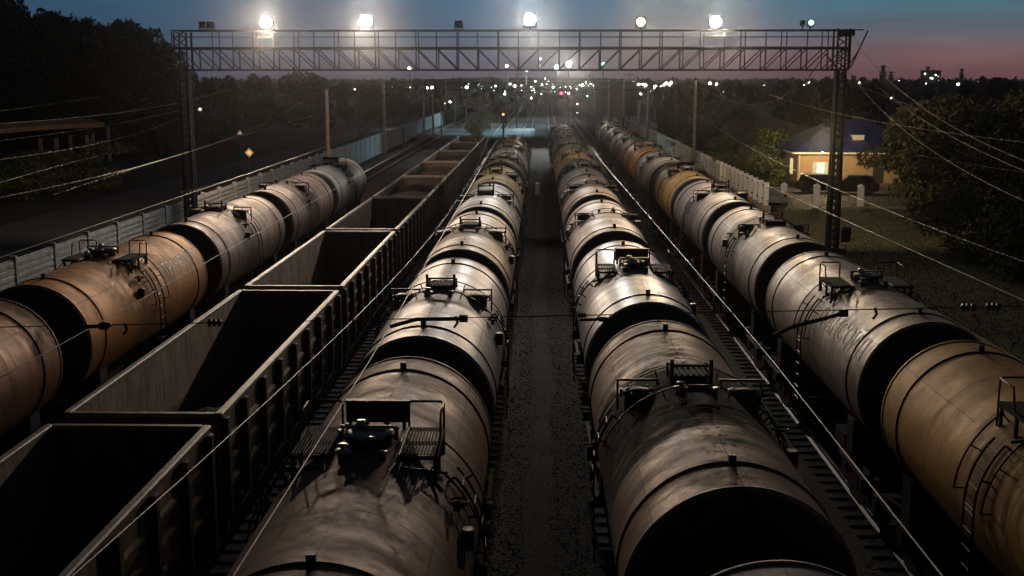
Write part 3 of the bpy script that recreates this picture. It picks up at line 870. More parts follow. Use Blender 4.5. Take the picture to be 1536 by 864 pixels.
def flood(px,py,label,glass,on=True,Y=GY-.75,size=.34,post=True,heads=1,grp='floodlights along the gantry railing'):
    p=at_y(px,py,Y)
    e=empty('floodlight',p)
    tag(e,label,'floodlight',grp)
    for h in range(heads):
        ox=(h-(heads-1)/2)*size*2.3
        m=MB(); s=size
        # tapering housing facing the camera side, tipped down
        vs=[(-s,-.12,-s),(s,-.12,-s),(s,-.12,s),(-s,-.12,s),(-s*.55,.34,-s*.5),(s*.55,.34,-s*.5),(s*.55,.34,s*.55),(-s*.55,.34,s*.55)]
        vs=[(x+ox,y,z-.15*y) for x,y,z in vs]
        m.add(vs,[(0,3,7,4),(1,5,6,2),(0,4,5,1),(3,2,6,7),(4,7,6,5),(3,2,1,0)])
        m.box(ox-s*1.05,ox+s*1.05,-.3,-.1,s*.98,s*1.03)
        m.bar((ox-s*1.08,.05,-s*1.25),(ox-s*1.08,.05,.1),.04); m.bar((ox+s*1.08,.05,-s*1.25),(ox+s*1.08,.05,.1),.04); m.bar((ox-s*1.1,.05,-s*1.25),(ox+s*1.1,.05,-s*1.25),.05)
        hs=m.build('housing',M['black'],e)
        m=MB()
        prof=[(s*.9,-.121),(s*.86,-.17),(s*.6,-.23),(s*.3,-.26),(.001,-.27)]
        m.lathe([(r,h2) for r,h2 in prof],(ox,0,0),'y',24)
        m.f=[f[::-1] for f in m.f]
        m.build('lens',glass,hs)
    if post:
        zz=zr-p.z
        m=MB(); m.bar((0,.05,-size*1.25),(0,.05,zz),.07) if zz<-size*1.25 else None
        if m.v: m.build('bracket',M['black'],e)
    return e
WARM=(1,.745,.52); WHITE=(1,.93,.82)
EW=emis('flood_white',(1,.95,.88),350); EY=emis('flood_yellow',(1,.66,.30),9); EG=emis('flood_green',(.5,1,.72),2.6); EC=emis('flood_cold',(.9,.96,1),350)
L_OFF=M['glassd']
flood(400,34,'leftmost lit white floodlight on the gantry railing',EW)
flood(549,33,'large lit white floodlight on the gantry, second lit one from the left',EW,size=.38)
flood(795,29,'cold white lit floodlight on the gantry above the footpath',EC)
flood(961,33,'smaller yellowish lit floodlight on the gantry',EY,size=.27)
flood(1073,33,'warm white lit floodlight on the gantry above the rightmost train',EW)
flood(1216,34,'small greenish floodlight near the right end of the gantry',EG,size=.17)
flood(1204,34,'unlit square floodlight beside the small greenish one',L_OFF,size=.12)
flood(688,37,'unlit box-shaped floodlight standing alone on the gantry',L_OFF,size=.22)
flood(310,38,'pair of unlit floodlights at the left end of the gantry',L_OFF,size=.2,heads=2)

LI=.16
def spot(px,py,Y,target,energy,col,size=R_(150),rad=.25,blend=.5):
    p=at_y(px,py,Y)
    d=bpy.data.lights.new('floodlight_beam','SPOT'); d.energy=energy*LI; d.color=col; d.spot_size=size; d.spot_blend=blend; d.shadow_soft_size=rad
    o=bpy.data.objects.new('floodlight_beam',d); COL.objects.link(o); o.location=p
    o.rotation_euler=(Vector(target)-p).to_track_quat('-Z','Y').to_euler()
    return o
for px,en,col in ((400,26000,WARM),(549,30000,WARM),(795,26000,(1,.88,.74)),(961,12000,(1,.72,.38)),(1073,30000,WARM)):
    p=at_y(px,33,GY-1.15)
    spot(px,33,GY-1.15,(p.x*.75,8,2),en*1.5,col,size=R_(66),blend=1.0)
    spot(px,33,GY-1.15,(p.x*.6,40,1),en*.22,col,size=R_(150))
    spot(px,33,GY+.9,({400:p.x*1.8,1073:26}.get(px,p.x*.6),{1073:105}.get(px,125),1),en*{400:1.5,1073:1.3}.get(px,.28),col)
def point(p,energy,col,rad=.3):
    d=bpy.data.lights.new('lamp_light','POINT'); d.energy=energy*LI; d.color=col; d.shadow_soft_size=rad
    o=bpy.data.objects.new('lamp_light',d); COL.objects.link(o); o.location=p; return o

# ------------------------------------------------------------------ wires
def wire_obj(parts_pts, r, label, mat='wire', name='overhead_wire', group=None, cat='wire', n=5):
    m=MB()
    for pts in parts_pts: m.tube(pts,r,n)
    o=m.build(name,M[mat]); tag(o,label,cat,group); return o
def sag3(a,mid,b,seg=24):
    """parabola between two world points passing the sight line of mid (picture x, y)"""
    A=Vector(a);B=Vector(b); best=None
    for i in range(1,400):
        t=i/400; p=A.lerp(B,t); d=p-Vector((0,0,CAMZ))
        px=768+F*d.dot(RT)/d.dot(FW)
        e=abs(px-mid[0])
        if best is None or e<best[0]: best=(e,t,p,d)
    _,t,p,d=best
    rr=ray(*mid); z=CAMZ+rr.z*(p.y/rr.y)
    dz=(z-p.z)/(4*t*(1-t))
    return [A.lerp(B,i/seg)+Vector((0,0,dz*4*(i/seg)*(1-i/seg))) for i in range(seg+1)]
W=[((1280,57,69),(1384,160),(1560,250,30),.009,'upper of the bright feeder wires swooping down right from the gantry head'),
((1314,127,66),(1400,189),(1560,266,30),.009,'feeder wire just below the upper one swooping down right'),
((1270,103,69),(1400,226),(1560,312,28),.009,'steepest feeder wire swooping right from the gantry column'),
((1154,142,75),(1344,187),(1560,216,34),.008,'shallow wire crossing the gantry column towards the right edge'),
((1020,152,85),(1175,247),(1560,401,26),.008,'long wire crossing in front of the yellow house'),
((345,133,95),(200,166),(-30,187,40),.008,'uppermost wire at the left above the station canopy'),
((150,145,90),(70,157),(-20,169,50),.008,'short dim wire at the far left above the canopy'),
((170,229,72),(110,243),(-20,280,34),.008,'wire crossing the green bush at the left edge'),
((467,143,105),(277,230),(-30,302,34),.009,'wire running from the concrete pole down to the left edge'),
((483,170,104),(350,207),(80,292,45),.007,'thin dim wire below the one from the concrete pole'),
((300,160,100),(160,212),(-30,243,36),.007,'dim wire just above the bush at the left edge'),
((585,165,118),(440,238),(270,289,60),.008,'wire above the pale wall beside the leftmost train'),
((1290,130,100),(1420,178),(1560,228,60),.010,'upper of two thin parallel wires far right over the trees'),
((1044,128,120),(1200,190),(1560,262,50),.009,'long thin wire passing above the yellow house roof'),
((320,150,100),(150,190),(-30,214,50),.008,'thin wire just below the canopy roof line at the left'),
((560,182,120),(430,262),(300,300,75),.009,'thin wire over the end of the leftmost train'),
((1277,48,69),(1330,118),(1384,158,52),.008,'short cable dropping from the gantry head bracket'),
((1190,135,100),(1100,152),(1080,141,110),.02,'slack loop of cable under the right end of the gantry')]
for a,mid,b,r,l in W:
    wire_obj([sag3(at_y(*a),mid,at_y(*b))],r,l)
# contact lines above the five tracks: contact wire, messenger wire, droppers
def contact_line(X,zig,label,z0=5.95,y0=3,y1=250,span=52,ys=16):
    e=tag(empty('contact_line',(X,0,0)),label,'overhead line','contact lines above the tracks')
    m=MB(); pts=[]
    y=y0
    def xo(y): 
        t=((y-ys)/span); k=math.floor(t); f=t-k; s=1 if k%2==0 else -1
        return zig*s*(1-2*f)
    while y<=y1: pts.append((xo(y),y,z0)); y+=3
    m.tube(pts,.008,5); m.build('contact_wire',M['wire'],e)
    return e
contact_line(X1+1.2,.25,'contact wire above the leftmost tank train')
contact_line(X2+.6,.25,'contact wire above the open wagons')
contact_line(X3-.04,.18,'bright contact wire above the tank train left of the footpath')
contact_line(X4+.32,.22,'bright contact wire above the tank train right of the footpath')
contact_line(X5-.3,.25,'contact wire above the rightmost tank train')
wire_obj([sag3(at_y(40,925,8.5),(427,577),at_y(735,200,110))],.007,'slack messenger wire hanging over the edge of the open wagons')
wire_obj([sag3(at_y(735,180,125),(640,215),at_y(585,165,125)),],.02,'short dim cable beside the lit far yard','wire2')

# cross span near the camera
SY=16.0
cs=tag(empty('cross_span',(0,SY,0)),'thin cross-span wire with insulators and steady arms stretched over all the trains','cross span')
a=at_y(-60,492,SY); b=at_y(1600,458,SY)
def csz(px): return 492+(458-492)*(px+60)/1660
def L0(p): return (p.x,p.y-SY,p.z)
m=MB(); m.tube([L0(a),L0(b)],.008,5); m.build('span_wire',M['wire2'],cs)
def insul(p0,p1,n,R):
    m=MB(); p0=Vector(p0);p1=Vector(p1)
    m.tube([p0,p1],R*.4,8)
    for i in range(n):
        q=p0.lerp(p1,(i+.5)/n); d=(p1-p0).normalized()*.018
        m.tube([q-d,q+d],R,12)
    return m
for px in (322,873,1452,1490,160):
    h=.10 if px in (322,1452,1490) else .06
    p=at_y(px,csz(px),SY)
    m=insul((p.x-h,0,p.z),(p.x+h,0,p.z),3,.055 if h>.09 else .035)
    m.build('insulator',M['black'],cs)
def arm(pts,r=.028,y=SY):
    m=MB(); m.tube([L0(at_y(px,py,y)) for px,py in pts],r,6)
    q=at_y(pts[-1][0],pts[-1][1],y); m.tube([(q.x-.06,q.y-SY,q.z),(q.x+.06,q.y-SY,q.z)],r*1.9,8)
    m.build('steady_arm',M['black'],cs)
arm([(106,491),(156,489)]); arm([(585,490),(625,479),(695,478)]); arm([(1160,503),(1190,490),(1265,470)]); arm([(870,480),(905,479)],.02)
for px in (187,1312,683): 
    p=at_y(px,csz(px)+4,SY); m=MB(); m.tube([(p.x,0,p.z+.06),(p.x+.03,0,p.z-.03),(p.x-.02,0,p.z-.1)],.02,5); m.build('clamp',M['black'],cs)

# ------------------------------------------------------------------ poles
def pole(px,ytop,ybase,label,r=.17,X=None,z=-.4,crossarm=False,mat='concrete'):
    b=at_z(px,ybase,z); t=at_y(px,ytop,b.y)
    e=empty('catenary_pole',(b.x,b.y,z)); tag(e,label,'pole','concrete poles beside the tracks')
    m=MB(); H=t.z-z; m.tube([(0,0,-.3),(0,0,H*.5),(0,0,H)],r,12,r1=r*.7); m.build('shaft',M[mat],e)
    m=MB(); m.tube([(0,0,H-.02),(0,0,H+.12)],r*.9,10); m.bar((-.5,0,H-.4),(.5,0,H-.4),.07); 
    if crossarm: m.bar((-2.2,0,H-.3),(.2,0,H-.15),.08)
    m.build('pole_cap',M['gantry'],e)
    return e
pole(494,134,287,'pale concrete pole rising behind the last tank car of the leftmost train',.2)
pole(1040,120,262,'pale concrete pole at the start of the white picket fence',.19)
pole(958,150,236,'dark concrete pole right of the rightmost train, far off',.2)
pole(650,140,208,'far concrete pole in front of the pale wall, red-white foot',.2)
pole(662,150,204,'slim far pole just behind the red-white footed one',.13)
pole(683,143,192,'farthest slim pole by the left wall',.16)
pole(699,150,185,'white lamp-lit pole at the far end of the left wall',.22,mat='white')
pole(605,150,226,'dark thin pole left of the pale wall',.1,mat='gantry')

# ------------------------------------------------------------------ left wall
FX=-22.2
fw=tag(empty('concrete_wall',(FX,0,0)),'long concrete panel wall with horizontal ribs along the left side of the yard','wall')
def fpanel():
    m=MB(); m.box(-.06,.06,.1,3.9,-.6,2.15)
    for k in range(9):
        z=-.35+k*.28; m.bbox(.06,.12,.15,3.85,z,z+.17,.03)
    return m
M['wallc']=rusty('grey_panel_concrete',(.58,.58,.59),(.32,.33,.34),9,.85)
M['wallb']=rusty('bluish_panel_paint',(.42,.53,.58),(.30,.37,.41),12,.8)
fm=fpanel().mesh('panel'); fm.materials.append(M['wallc'])
pm=MB(); pm.bbox(-.11,.16,-.1,.1,-.6,2.3,.02); pme=pm.mesh('post'); pme.materials.append(M['wallc'])
for k in range(84):
    y=8+4*k
    o=link('panel',fm,fw,(0,y,0))
    if y>110 or y<34: o.material_slots[0].link='OBJECT'; o.material_slots[0].material=M['wallb']
    link('post',pme,fw,(0,y,0))

# ------------------------------------------------------------------ trees and bushes
def leafmat(name,c1,c2,rough=.7):
    m,nt,b=newmat(name); L=nt.links.new
    g_=N(nt,'ShaderNodeNewGeometry'); n=N(nt,'ShaderNodeTexNoise'); n.inputs['Scale'].default_value=.7
    tc=N(nt,'ShaderNodeTexCoord'); L(tc.outputs['Object'],n.inputs[0])
    ad=N(nt,'ShaderNodeMath',operation='ADD'); L(g_.outputs['Random Per Island'],ad.inputs[0]); L(n.outputs['Fac'],ad.inputs[1])
    r=N(nt,'ShaderNodeMapRange'); r.inputs[1].default_value=.5; r.inputs[2].default_value=1.4; L(ad.outputs[0],r.inputs[0])
    mx=N(nt,'ShaderNodeMix',data_type='RGBA'); mx.inputs['A'].default_value=(*c1,1); mx.inputs['B'].default_value=(*c2,1); L(r.outputs[0],mx.inputs['Factor']); L(mx.outputs['Result'],b.inputs['Base Color'])
    b.inputs['Roughness'].default_value=rough
    return m
M['leafd']=leafmat('dark_leaves',(.008,.011,.004),(.020,.025,.010))
M['leafm']=leafmat('green_leaves',(.04,.055,.012),(.10,.12,.03))
M['leafo']=leafmat('olive_leaves',(.026,.032,.009),(.095,.095,.026))
M['leafp']=leafmat('lamplit_leaves',(.45,.50,.36),(.62,.66,.5))  # lamp light on the far tree put into the leaf colour
def crown_mesh(seed,W,H,n,leaf,base=.25,lobes=9,droop=0):
    rnd=random.Random(seed); m=MB()
    cl=[]
    for i in range(lobes):
        t=rnd.uniform(base,1); rr=W*.5*math.sin(PI*min(1,(1-t)*.95+.1))*rnd.uniform(.25,.85)
        a=rnd.uniform(0,2*PI)
        cl.append((rr*math.cos(a),rr*math.sin(a),H*t*.93,W*rnd.uniform(.16,.27),H*rnd.uniform(.10,.17)))
    for i in range(n):
        c=rnd.choice(cl)
        u=rnd.gauss(0,1);v=rnd.gauss(0,1);w=rnd.gauss(0,1); q=math.sqrt(u*u+v*v+w*w)+1e-6
        k=rnd.uniform(.5,1.08)**.6
        p=Vector((c[0]+c[3]*u/q*k,c[1]+c[3]*v/q*k,c[2]+c[4]*w/q*k-droop*rnd.random()*(abs(u)+abs(v))/q))
        s=leaf*rnd.uniform(.5,1.3)
        d1=Vector((rnd.gauss(0,1),rnd.gauss(0,1),rnd.gauss(0,1))).normalized(); d2=d1.cross(Vector((rnd.gauss(0,1),rnd.gauss(0,1),rnd.gauss(0,1)))).normalized()
        m.add([p-d1*s,p+d2*s*.45,p+d1*s,p-d2*s*.45],[(0,1,2,3)])
    return m.mesh('crown'), cl
def tree_proto(seed,W,H,n,leaf,mat,base=.3,lobes=11,name='broadleaf_tree',droop=0):
    e=empty(name); me,cl=crown_mesh(seed,W,H,n,leaf,base,lobes,droop); me.materials.append(M[mat]); link('crown',me,e)
    m=MB(); r=H*.018+.05
    m.tube([(0,0,-.3),(.05*H*.1,0,H*.3),(0,.02*H,H*.6),(.02*H,0,H*.9)],r,8,r1=r*.25)
    for c in cl[:8]: m.tube([(0,0,H*.22),(c[0]*.5,c[1]*.5,(H*.25+c[2])/2+.1),(c[0],c[1],c[2])],r*.45,6,r1=r*.12)
    m.build('trunk',M['bark'],e)
    return e
protoA=tree_proto(1,9,15,5200,.42,'leafd',.22,14); protoB=tree_proto(2,8,17,5200,.42,'leafd',.2,15); protoC=tree_proto(3,10,13,5200,.42,'leafd',.15,14)
protos=[protoA,protoB,protoC]; used=[0,0,0]
def plant(k,x,y,s,label,group,rz=None):
    if used[k]==0: o=protos[k]; used[k]=1
    else: o=copy_tree(protos[k])
    o.location=(x,y,GZ); o.scale=(s*random.uniform(.9,1.15),s*random.uniform(.9,1.15),s); o.rotation_euler=(0,0,random.uniform(0,6.28) if rz is None else rz)
    tag(o,label,'tree',group); return o
# the dark wood at the left: outline in the picture (x, y of the tree tops)
out=[(-60,5),(-20,10),(15,18),(45,22),(80,36),(110,42),(140,48),(170,55),(195,50),(225,62),(243,76)]
def hgt(px,py,Y): return at_y(px,py,Y).z-GZ
for i,(px,py) in enumerate(out):
    Y=165+4*(i%3)+i*2
    p=at_y(px,200,Y); H=hgt(px,py,Y); k=i%3; base=[15,17,13][k]
    plant(k,p.x,Y,H/base/.95,'tall dark leafy tree in the wood behind the station canopy','dark trees behind the canopy')
for i in range(16):
    px=-40+i*19; Y=185+7*(i%4); py=50+i*3+(i%3)*7
    p=at_y(px,200,Y); k=(i+1)%3; base=[15,17,13][k]
    plant(k,p.x,Y,max(.4,hgt(px,py,Y)/base),'tall dark leafy tree in the wood behind the station canopy','dark trees behind the canopy')
for i in range(14):
    px=0+i*20; Y=158+4*(i%3); py=128+(i%4)*9
    p=at_y(px,200,Y); k=i%3; base=[15,17,13][k]
    plant(k,p.x,Y,max(.25,hgt(px,py,Y)/base),'low dark tree at the edge of the left wood','low dark trees at the wood edge')
# mid-distance small trees left of the centre
for i,(px,py,Y) in enumerate([(262,88,175),(290,112,180),(318,122,190),(385,116,230),(403,118,240),(440,114,250),(455,110,240),(468,112,245),(482,118,240),(345,118,230),(520,122,270),(555,124,290),(590,120,300),(628,122,320),(660,123,330)]):
    p=at_y(px,200,Y); k=i%3; base=[15,17,13][k]
    plant(k,p.x,Y,hgt(px,py,Y)/base,'distant dark tree beyond the left wall under the gantry','distant trees beyond the left wall')
# right side: trees behind and beside the house
RT_=[(1350,166,78,2,'olive'),(1420,150,84,0,''),(1490,158,88,1,''),(1545,140,80,2,''),(1470,172,66,2,''),(1540,175,60,0,'')]
protoD=tree_proto(15,11,15,15000,.22,'leafo',.08,24); protos.append(protoD); used.append(0)
pw=tree_proto(9,11,8.5,9000,.26,'leafo',.08,20,'broadleaf_tree',.6)
pw.location=(at_y(1392,300,84).x,84,GZ); pw.scale=(.85,.85,1); tag(pw,'large olive-green spreading tree beside the yellow house','tree')
for i,(px,py,Y,k,_) in enumerate(RT_[1:]):
    p=at_y(px,250,Y); base=15; k=3
    plant(k,p.x,Y,hgt(px,py,Y)/base,'big dark spreading tree at the right edge of the photo','dark trees at the right edge')
pb=tree_proto(12,7,5.5,6000,.2,'leafm',.05,18,'broadleaf_tree')
b=at_z(1140,278,GZ); pb.location=(b.x,b.y,GZ); pb.scale=(1.0,1.0,1.0); tag(pb,'rounded green tree against the left end of the yellow house','tree')
pb2=copy_tree(pb); b=at_z(1085,262,GZ); pb2.location=(b.x,b.y,GZ); pb2.scale=(.8,.8,.72); pb2.rotation_euler=(0,0,2); tag(pb2,'low green tree behind the white picket fence','tree')
# far trees on the right, to the horizon
for i in range(26):
    px=1010+i*21+random.uniform(-6,6); Y=random.uniform(170,420); py=123+random.uniform(-3,14)
    p=at_y(px,200,Y); k=i%3; base=[15,17,13][k]
    plant(k,p.x,Y,max(.25,hgt(px,py,Y)/base),'distant dark tree in the belt beyond the yellow house','distant trees beyond the house')
# pale, lamp-lit tree far down the yard
pp=tree_proto(21,7,8,3500,.3,'leafp',.15,12,'broadleaf_tree'); b=at_y(718,150,205); pp.location=(b.x,205,GZ); pp.scale=(.8,.8,1.0); tag(pp,'pale lamp-lit tree far down the yard left of the signal','tree')
# green bushes before the canopy
def bush(seed,px,py,W,H,label,mat='leafm'):
    e=empty('leafy_bush'); me,cl=crown_mesh(seed,W,H,5000,.17,.05,16,.2); me.materials.append(M[mat]); link('foliage',me,e)
    m=MB(); [m.tube([(c[0]*.1,c[1]*.1,-.1),(c[0],c[1],c[2])],.035,5,r1=.012) for c in cl[:8]]; m.build('stems',M['bark'],e)
    b=at_z(px,py,GZ); e.location=(b.x,b.y,GZ); tag(e,label,'bush'); return e
bush(31,150,282,9,4.3,'green bush hiding the right end of the station canopy')
bush(32,70,286,9,3.6,'green bush under the station canopy at the left edge')
bush(33,20,300,8,3.2,'dim green bush in the bottom corner of the station garden')
bush(34,935,230,4,1.4,'small green shrub by the road right of the far tank cars')
bush(35,1465,350,5,3.2,'dim green bush on the right, beside the lawn','leafd')

# far woodland to the horizon: one mass
m=MB(); rnd=random.Random(77)
for i in range(26000):
    Y=rnd.uniform(430,1900); X=rnd.uniform(-.62,.62)*Y*1.25
    h=(7.0+2.2*math.sin(X*.02+Y*.01)+rnd.uniform(-1.5,1.2))*rnd.random()**.35
    s=rnd.uniform(1.2,3.0)
    p=Vector((X,Y,GZ+max(.3,h))); d1=Vector((rnd.gauss(0,1),rnd.gauss(0,.4),rnd.gauss(0,.7))).normalized(); d2=Vector((rnd.gauss(0,1),rnd.gauss(0,.4),rnd.gauss(0,1))).normalized()
    m.add([p-d1*s,p+d2*s*.7,p+d1*s,p-d2*s*.7],[(0,1,2,3)])
tag(m.build('far_woodland',M['leafd']),'dark woodland on the horizon',None,None,'stuff')

M['lawn']=ground_mat('lawn',(.045,.052,.016),(.08,.07,.03),.25,.8,9)
g=MB(); g.add([(13.65,12,GZ+.012),(60,12,GZ+.012),(60,104,GZ+.012),(13.65,104,GZ+.012)],[(0,1,2,3)]); tag(g.build('lawn',M['lawn']),kind='structure')
# grass tufts on the lawn right of the trains
m=MB(); rnd=random.Random(5)
for i in range(60000):
    x=rnd.uniform(13.5,40); y=rnd.uniform(22,105)
    if x>60 : continue
    h=rnd.uniform(.03,.11)
    a=rnd.uniform(0,6.28); dx_=.05*math.cos(a); dy_=.05*math.sin(a)
    if (at:=None): pass
    m.add([(x-dx_,y-dy_,GZ),(x+dx_,y+dy_,GZ),(x+rnd.uniform(-.06,.06),y+rnd.uniform(-.06,.06),GZ+h)],[(0,1,2)])
tag(m.build('lawn_grass',M['leafm']),'rough grass on the lawn right of the trains',None,None,'stuff')

# ------------------------------------------------------------------ station canopy at the left
cn=empty('station_canopy'); tag(cn,'old station canopy with a curved lit brown roof edge on pale pillars','canopy')
c0=at_y(-120,207,118); c1=at_y(157,184,146)
M['canopy']=rusty('lit_brown_canopy',(.62,.34,.15),(.34,.2,.1),3,.7)  # brown roof tone brightened and warmed in place of lamp light
m=MB(); n=12; vs=[]
for i in range(n+1):
    t=i/n; x=c0.x+(c1.x-c0.x)*t; y=c0.y+(c1.y-c0.y)*t; z=c0.z+(c1.z-c0.z)*t+.25*math.sin(PI*t)
    for dx_,dy_,dz_ in ((0,0,-.5),(-.1,0,.0),(-2.6,1.2,.5),(-5.2,2.4,.3),(-5.2,2.4,-.1)): vs.append((x+dx_,y+dy_,z+dz_))
fs=[]
for i in range(n):
    for k in range(5): fs.append((i*5+k,i*5+(k+1)%5,(i+1)*5+(k+1)%5,(i+1)*5+k))
fs+= [(0,1,2,3,4),tuple(n*5+k for k in (4,3,2,1,0))]
m.add(vs,fs); m.build('canopy_roof',M['canopy'],cn)
for px,py0,Y in ((60,207,138),(84,207,136),(105,203,146),(130,203,141),(139,200,148),(162,190,147)):
    p=at_y(px,py0,Y); m=MB(); m.bbox(-.18,.18,-.18,.18,GZ,p.z,.03); m.build('pillar',M['concrete'],cn,(p.x,Y,0))
point(at_y(40,250,70)+Vector((0,0,.5)),60,(1,.75,.4)) if False else None

# road sign and other small markers at the left
def diamond(px,py,Y,size,label,mat,shape='d'):
    p=at_y(px,py,Y); e=empty('road_sign',(p.x,Y,GZ)); tag(e,label,'road sign')
    h=p.z-GZ
    m=MB(); m.tube([(0,0,-.1),(0,0,h)],.035,6); m.build('post',M['steel2'],e)
    m=MB(); s=size
    if shape=='d': m.add([(-s,-.04,h),(0,-.04,h-s),(s,-.04,h),(0,-.04,h+s),(-s,-.06,h),(0,-.06,h-s),(s,-.06,h),(0,-.06,h+s)],[(0,1,2,3),(7,6,5,4),(0,4,5,1),(1,5,6,2),(2,6,7,3),(3,7,4,0)][::1])
    else: m.add([(-s,-.04,h-s*.6),(s,-.04,h-s*.6),(0,-.04,h+s),(-s,-.06,h-s*.6),(s,-.06,h-s*.6),(0,-.06,h+s)],[(0,1,2),(5,4,3),(0,3,4,1),(1,4,5,2),(2,5,3,0)])
    bd=m.build('sign_board',M['white'],e)
    m=MB(); s2=size*.66
    if shape=='d': m.add([(-s2,-.066,h),(0,-.066,h-s2),(s2,-.066,h),(0,-.066,h+s2)],[(3,2,1,0)])
    else: m.add([(-s2,-.066,h-s2*.6),(s2,-.066,h-s2*.6),(0,-.066,h+s2)],[(2,1,0)])
    m.build('sign_centre',mat,bd)
diamond(374,229,100,.42,'lit yellow diamond road sign with white border left of the pale wall',emis('sign_yellow',(1,.55,.18),.9))
diamond(360,199,135,.34,'small triangular road sign behind the yellow diamond one',emis('sign_pale',(1,.6,.4),.6),'t')

# ------------------------------------------------------------------ right: path edge, platform, fence, house, cars
g=MB(); g.bbox(17.0,17.5,10,68.4,GZ,GZ+.22,.03); g.bbox(17.0,17.5,70.6,84,GZ,GZ+.22,.03)
M['kerb']=rusty('kerb_concrete',(.33,.27,.20),(.18,.14,.10),5,.9)
tag(g.build('cable_trough',M['kerb']),'low concrete cable trough running beside the rightmost train','cable trough')
g=MB(); pz=.1
a=at_z(1105,309,pz); b2=at_z(1155,310,pz)
px0,px1,py0=a.x,b2.x,a.y
g.bbox(px0,px1,py0,py0+150,GZ,pz,.04)
tag(g.build('pavement',M['paver']),kind='structure')
g=MB(); g.box(px0-.12,px0,py0-.0,py0+150,GZ,pz+.05); g.box(px0-.12,px1+.1,py0-.14,py0-.003,GZ,pz+.05)
tag(g.build('kerb',M['kerb']),kind='structure')
pf=tag(empty('picket_fence',(px1-.15,py0+.3,pz)),'white fence of upright slabs along the brown pavement','fence')
pm=MB(); pm.bbox(-.19,.19,-.14,.14,0,1.75,.04); pme=pm.mesh('picket'); pme.materials.append(M['white'])
for k in range(62): link('picket',pme,pf,(0,k*2.25+.2,0))
m=MB(); m.box(.05,.1,0,139,.3,.42); m.build('rail',M['steel2'],pf); m=MB(); m.box(.05,.1,0,139,1.35,1.45); m.build('rail',M['steel2'],pf)
for i,(px,py,l) in enumerate(((1175,309,'white gate post nearest the picket fence'),(1224,311,'white gate post in front of the yellow house door'),(1290,312,'white gate post right of the gantry column'))):
    b=at_z(px,py,GZ); m=MB(); m.bbox(-.24,.24,-.2,.2,0,1.75,.04); m.add([(-.28,-.24,1.752),(.28,-.24,1.752),(.28,.24,1.752),(-.28,.24,1.752),(0,0,1.95)],[(0,1,4),(1,2,4),(2,3,4),(3,0,4),(3,2,1,0)])
    o=m.build('gate_post',M['white']); o.location=b; tag(o,l,'gate post','white gate posts before the house')
b=at_z(1260,313,GZ); g=MB(); g.bbox(b.x-.5,b.x+6.5,b.y-.1,b.y+.1,GZ,GZ+.18,.03); tag(g.build('kerb',M['kerb']),kind='structure')
hz=at_z(1195,281,GZ); hy=hz.y
g=MB(); g.add([(px1+1.2,py0+4,GZ+.02),(px1+32,py0+4,GZ+.02),(px1+32,hy-.5,GZ+.02),(px1+1.2,hy-.5,GZ+.02)],[(0,1,2,3)]); tag(g.build('car_park',M['asphalt']),kind='structure')
# road to the right of the far trains
r0=at_z(1020,240,GZ+.02); r1=at_z(935,172,GZ+.02)
g=MB(); g.add([(r0.x-2,r0.y-10,GZ+.02),(r0.x+1.5,r0.y-10,GZ+.02),(r1.x+6,r1.y,GZ+.02),(r1.x-1,r1.y,GZ+.02)],[(0,1,2,3)]); 
M['roadp']=ground_mat('pale_road',(.16,.16,.165),(.12,.12,.125),.2,.2,12,.6)
tag(g.build('road',M['roadp']),kind='structure')

g=MB(); g.add([(-38,40,GZ+.02),(-29,40,GZ+.02),(-31,330,GZ+.02),(-38,330,GZ+.02)],[(0,1,2,3)]); tag(g.build('road',M['asphalt']),kind='structure')
# yellow house with blue hipped roof
M['hwall']=rusty('yellow_plaster',(.50,.34,.19),(.44,.30,.17),6,.85)
def roofmat():
    m=rusty('blue_metal_roof',(.04,.055,.24),(.028,.038,.16),8,.4)
    return m
M['hroof']=roofmat()
xr2=at_y(1352,250,hy).x; hx0=hz.x; hx1=xr2+2.5; hd=11.0; hh=3.25
he=tag(empty('yellow_house',(hx0,hy,GZ)),'yellow plastered house with blue hipped metal roof and a lit window','house')
W_=hx1-hx0
wx=at_y(1230,258,hy).x-hx0
m=MB()
# front wall with window opening
wz0,wz1=1.15,2.45; w0,w1=wx-.72,wx+.72
def wallseg(x0,x1,z0,z1): m.box(x0,x1,0,.3,z0,z1)
wallseg(0,w0,.4,hh); wallseg(w1,W_,.4,hh); wallseg(w0,w1,.4,wz0); wallseg(w0,w1,wz1,hh)
m.box(0,.3,.3,hd,.4,hh); m.box(W_-.3,W_,.3,hd,.4,hh); m.box(.3,W_-.3,hd-.3,hd,.4,hh)
m.build('wall',M['hwall'],he)
m=MB(); m.box(-.05,W_+.05,-.05,hd+.05,0,.398); m.build('plinth',M['paver'],he)
m=MB(); ov=.55
vs=[(-ov,-ov,hh+.1),(W_+ov,-ov,hh+.1),(W_+ov,hd+ov,hh+.1),(-ov,hd+ov,hh+.1),(hd/2-1.0,hd/2,hh+3.0),(W_-hd/2+1.0,hd/2,hh+3.0)]
m.add(vs,[(0,1,5,4),(1,2,5),(2,3,4,5),(3,0,4),(3,2,1,0)])
rf=m.build('roof',M['hroof'],he)
m=MB(); nrb=34
for i in range(nrb):
    x=-ov+.2+(W_+2*ov-.4)*i/(nrb-1); xa,xb=hd/2-1.0,W_-hd/2+1.0
    t=1 if xa<=x<=xb else ((x+ov)/(xa+ov) if x<xa else (W_+ov-x)/(W_+ov-xb))
    t=min(1,t)-.02
    if t>.03:
        m=MB(); m.bar((x,-ov,hh+.12),(x,-ov+(hd/2+ov)*t,hh+.12+2.9*t),.05,.05); m.build('roof_rib',M['hroof'],rf)
m=MB(); m.box(-ov,W_+ov,-ov-.12,-ov-.002,hh-.02,hh+.12); m.box(-ov-.12,-ov-.002,-ov,hd+ov,hh-.02,hh+.12); m.build('gutter',M['white'],rf)
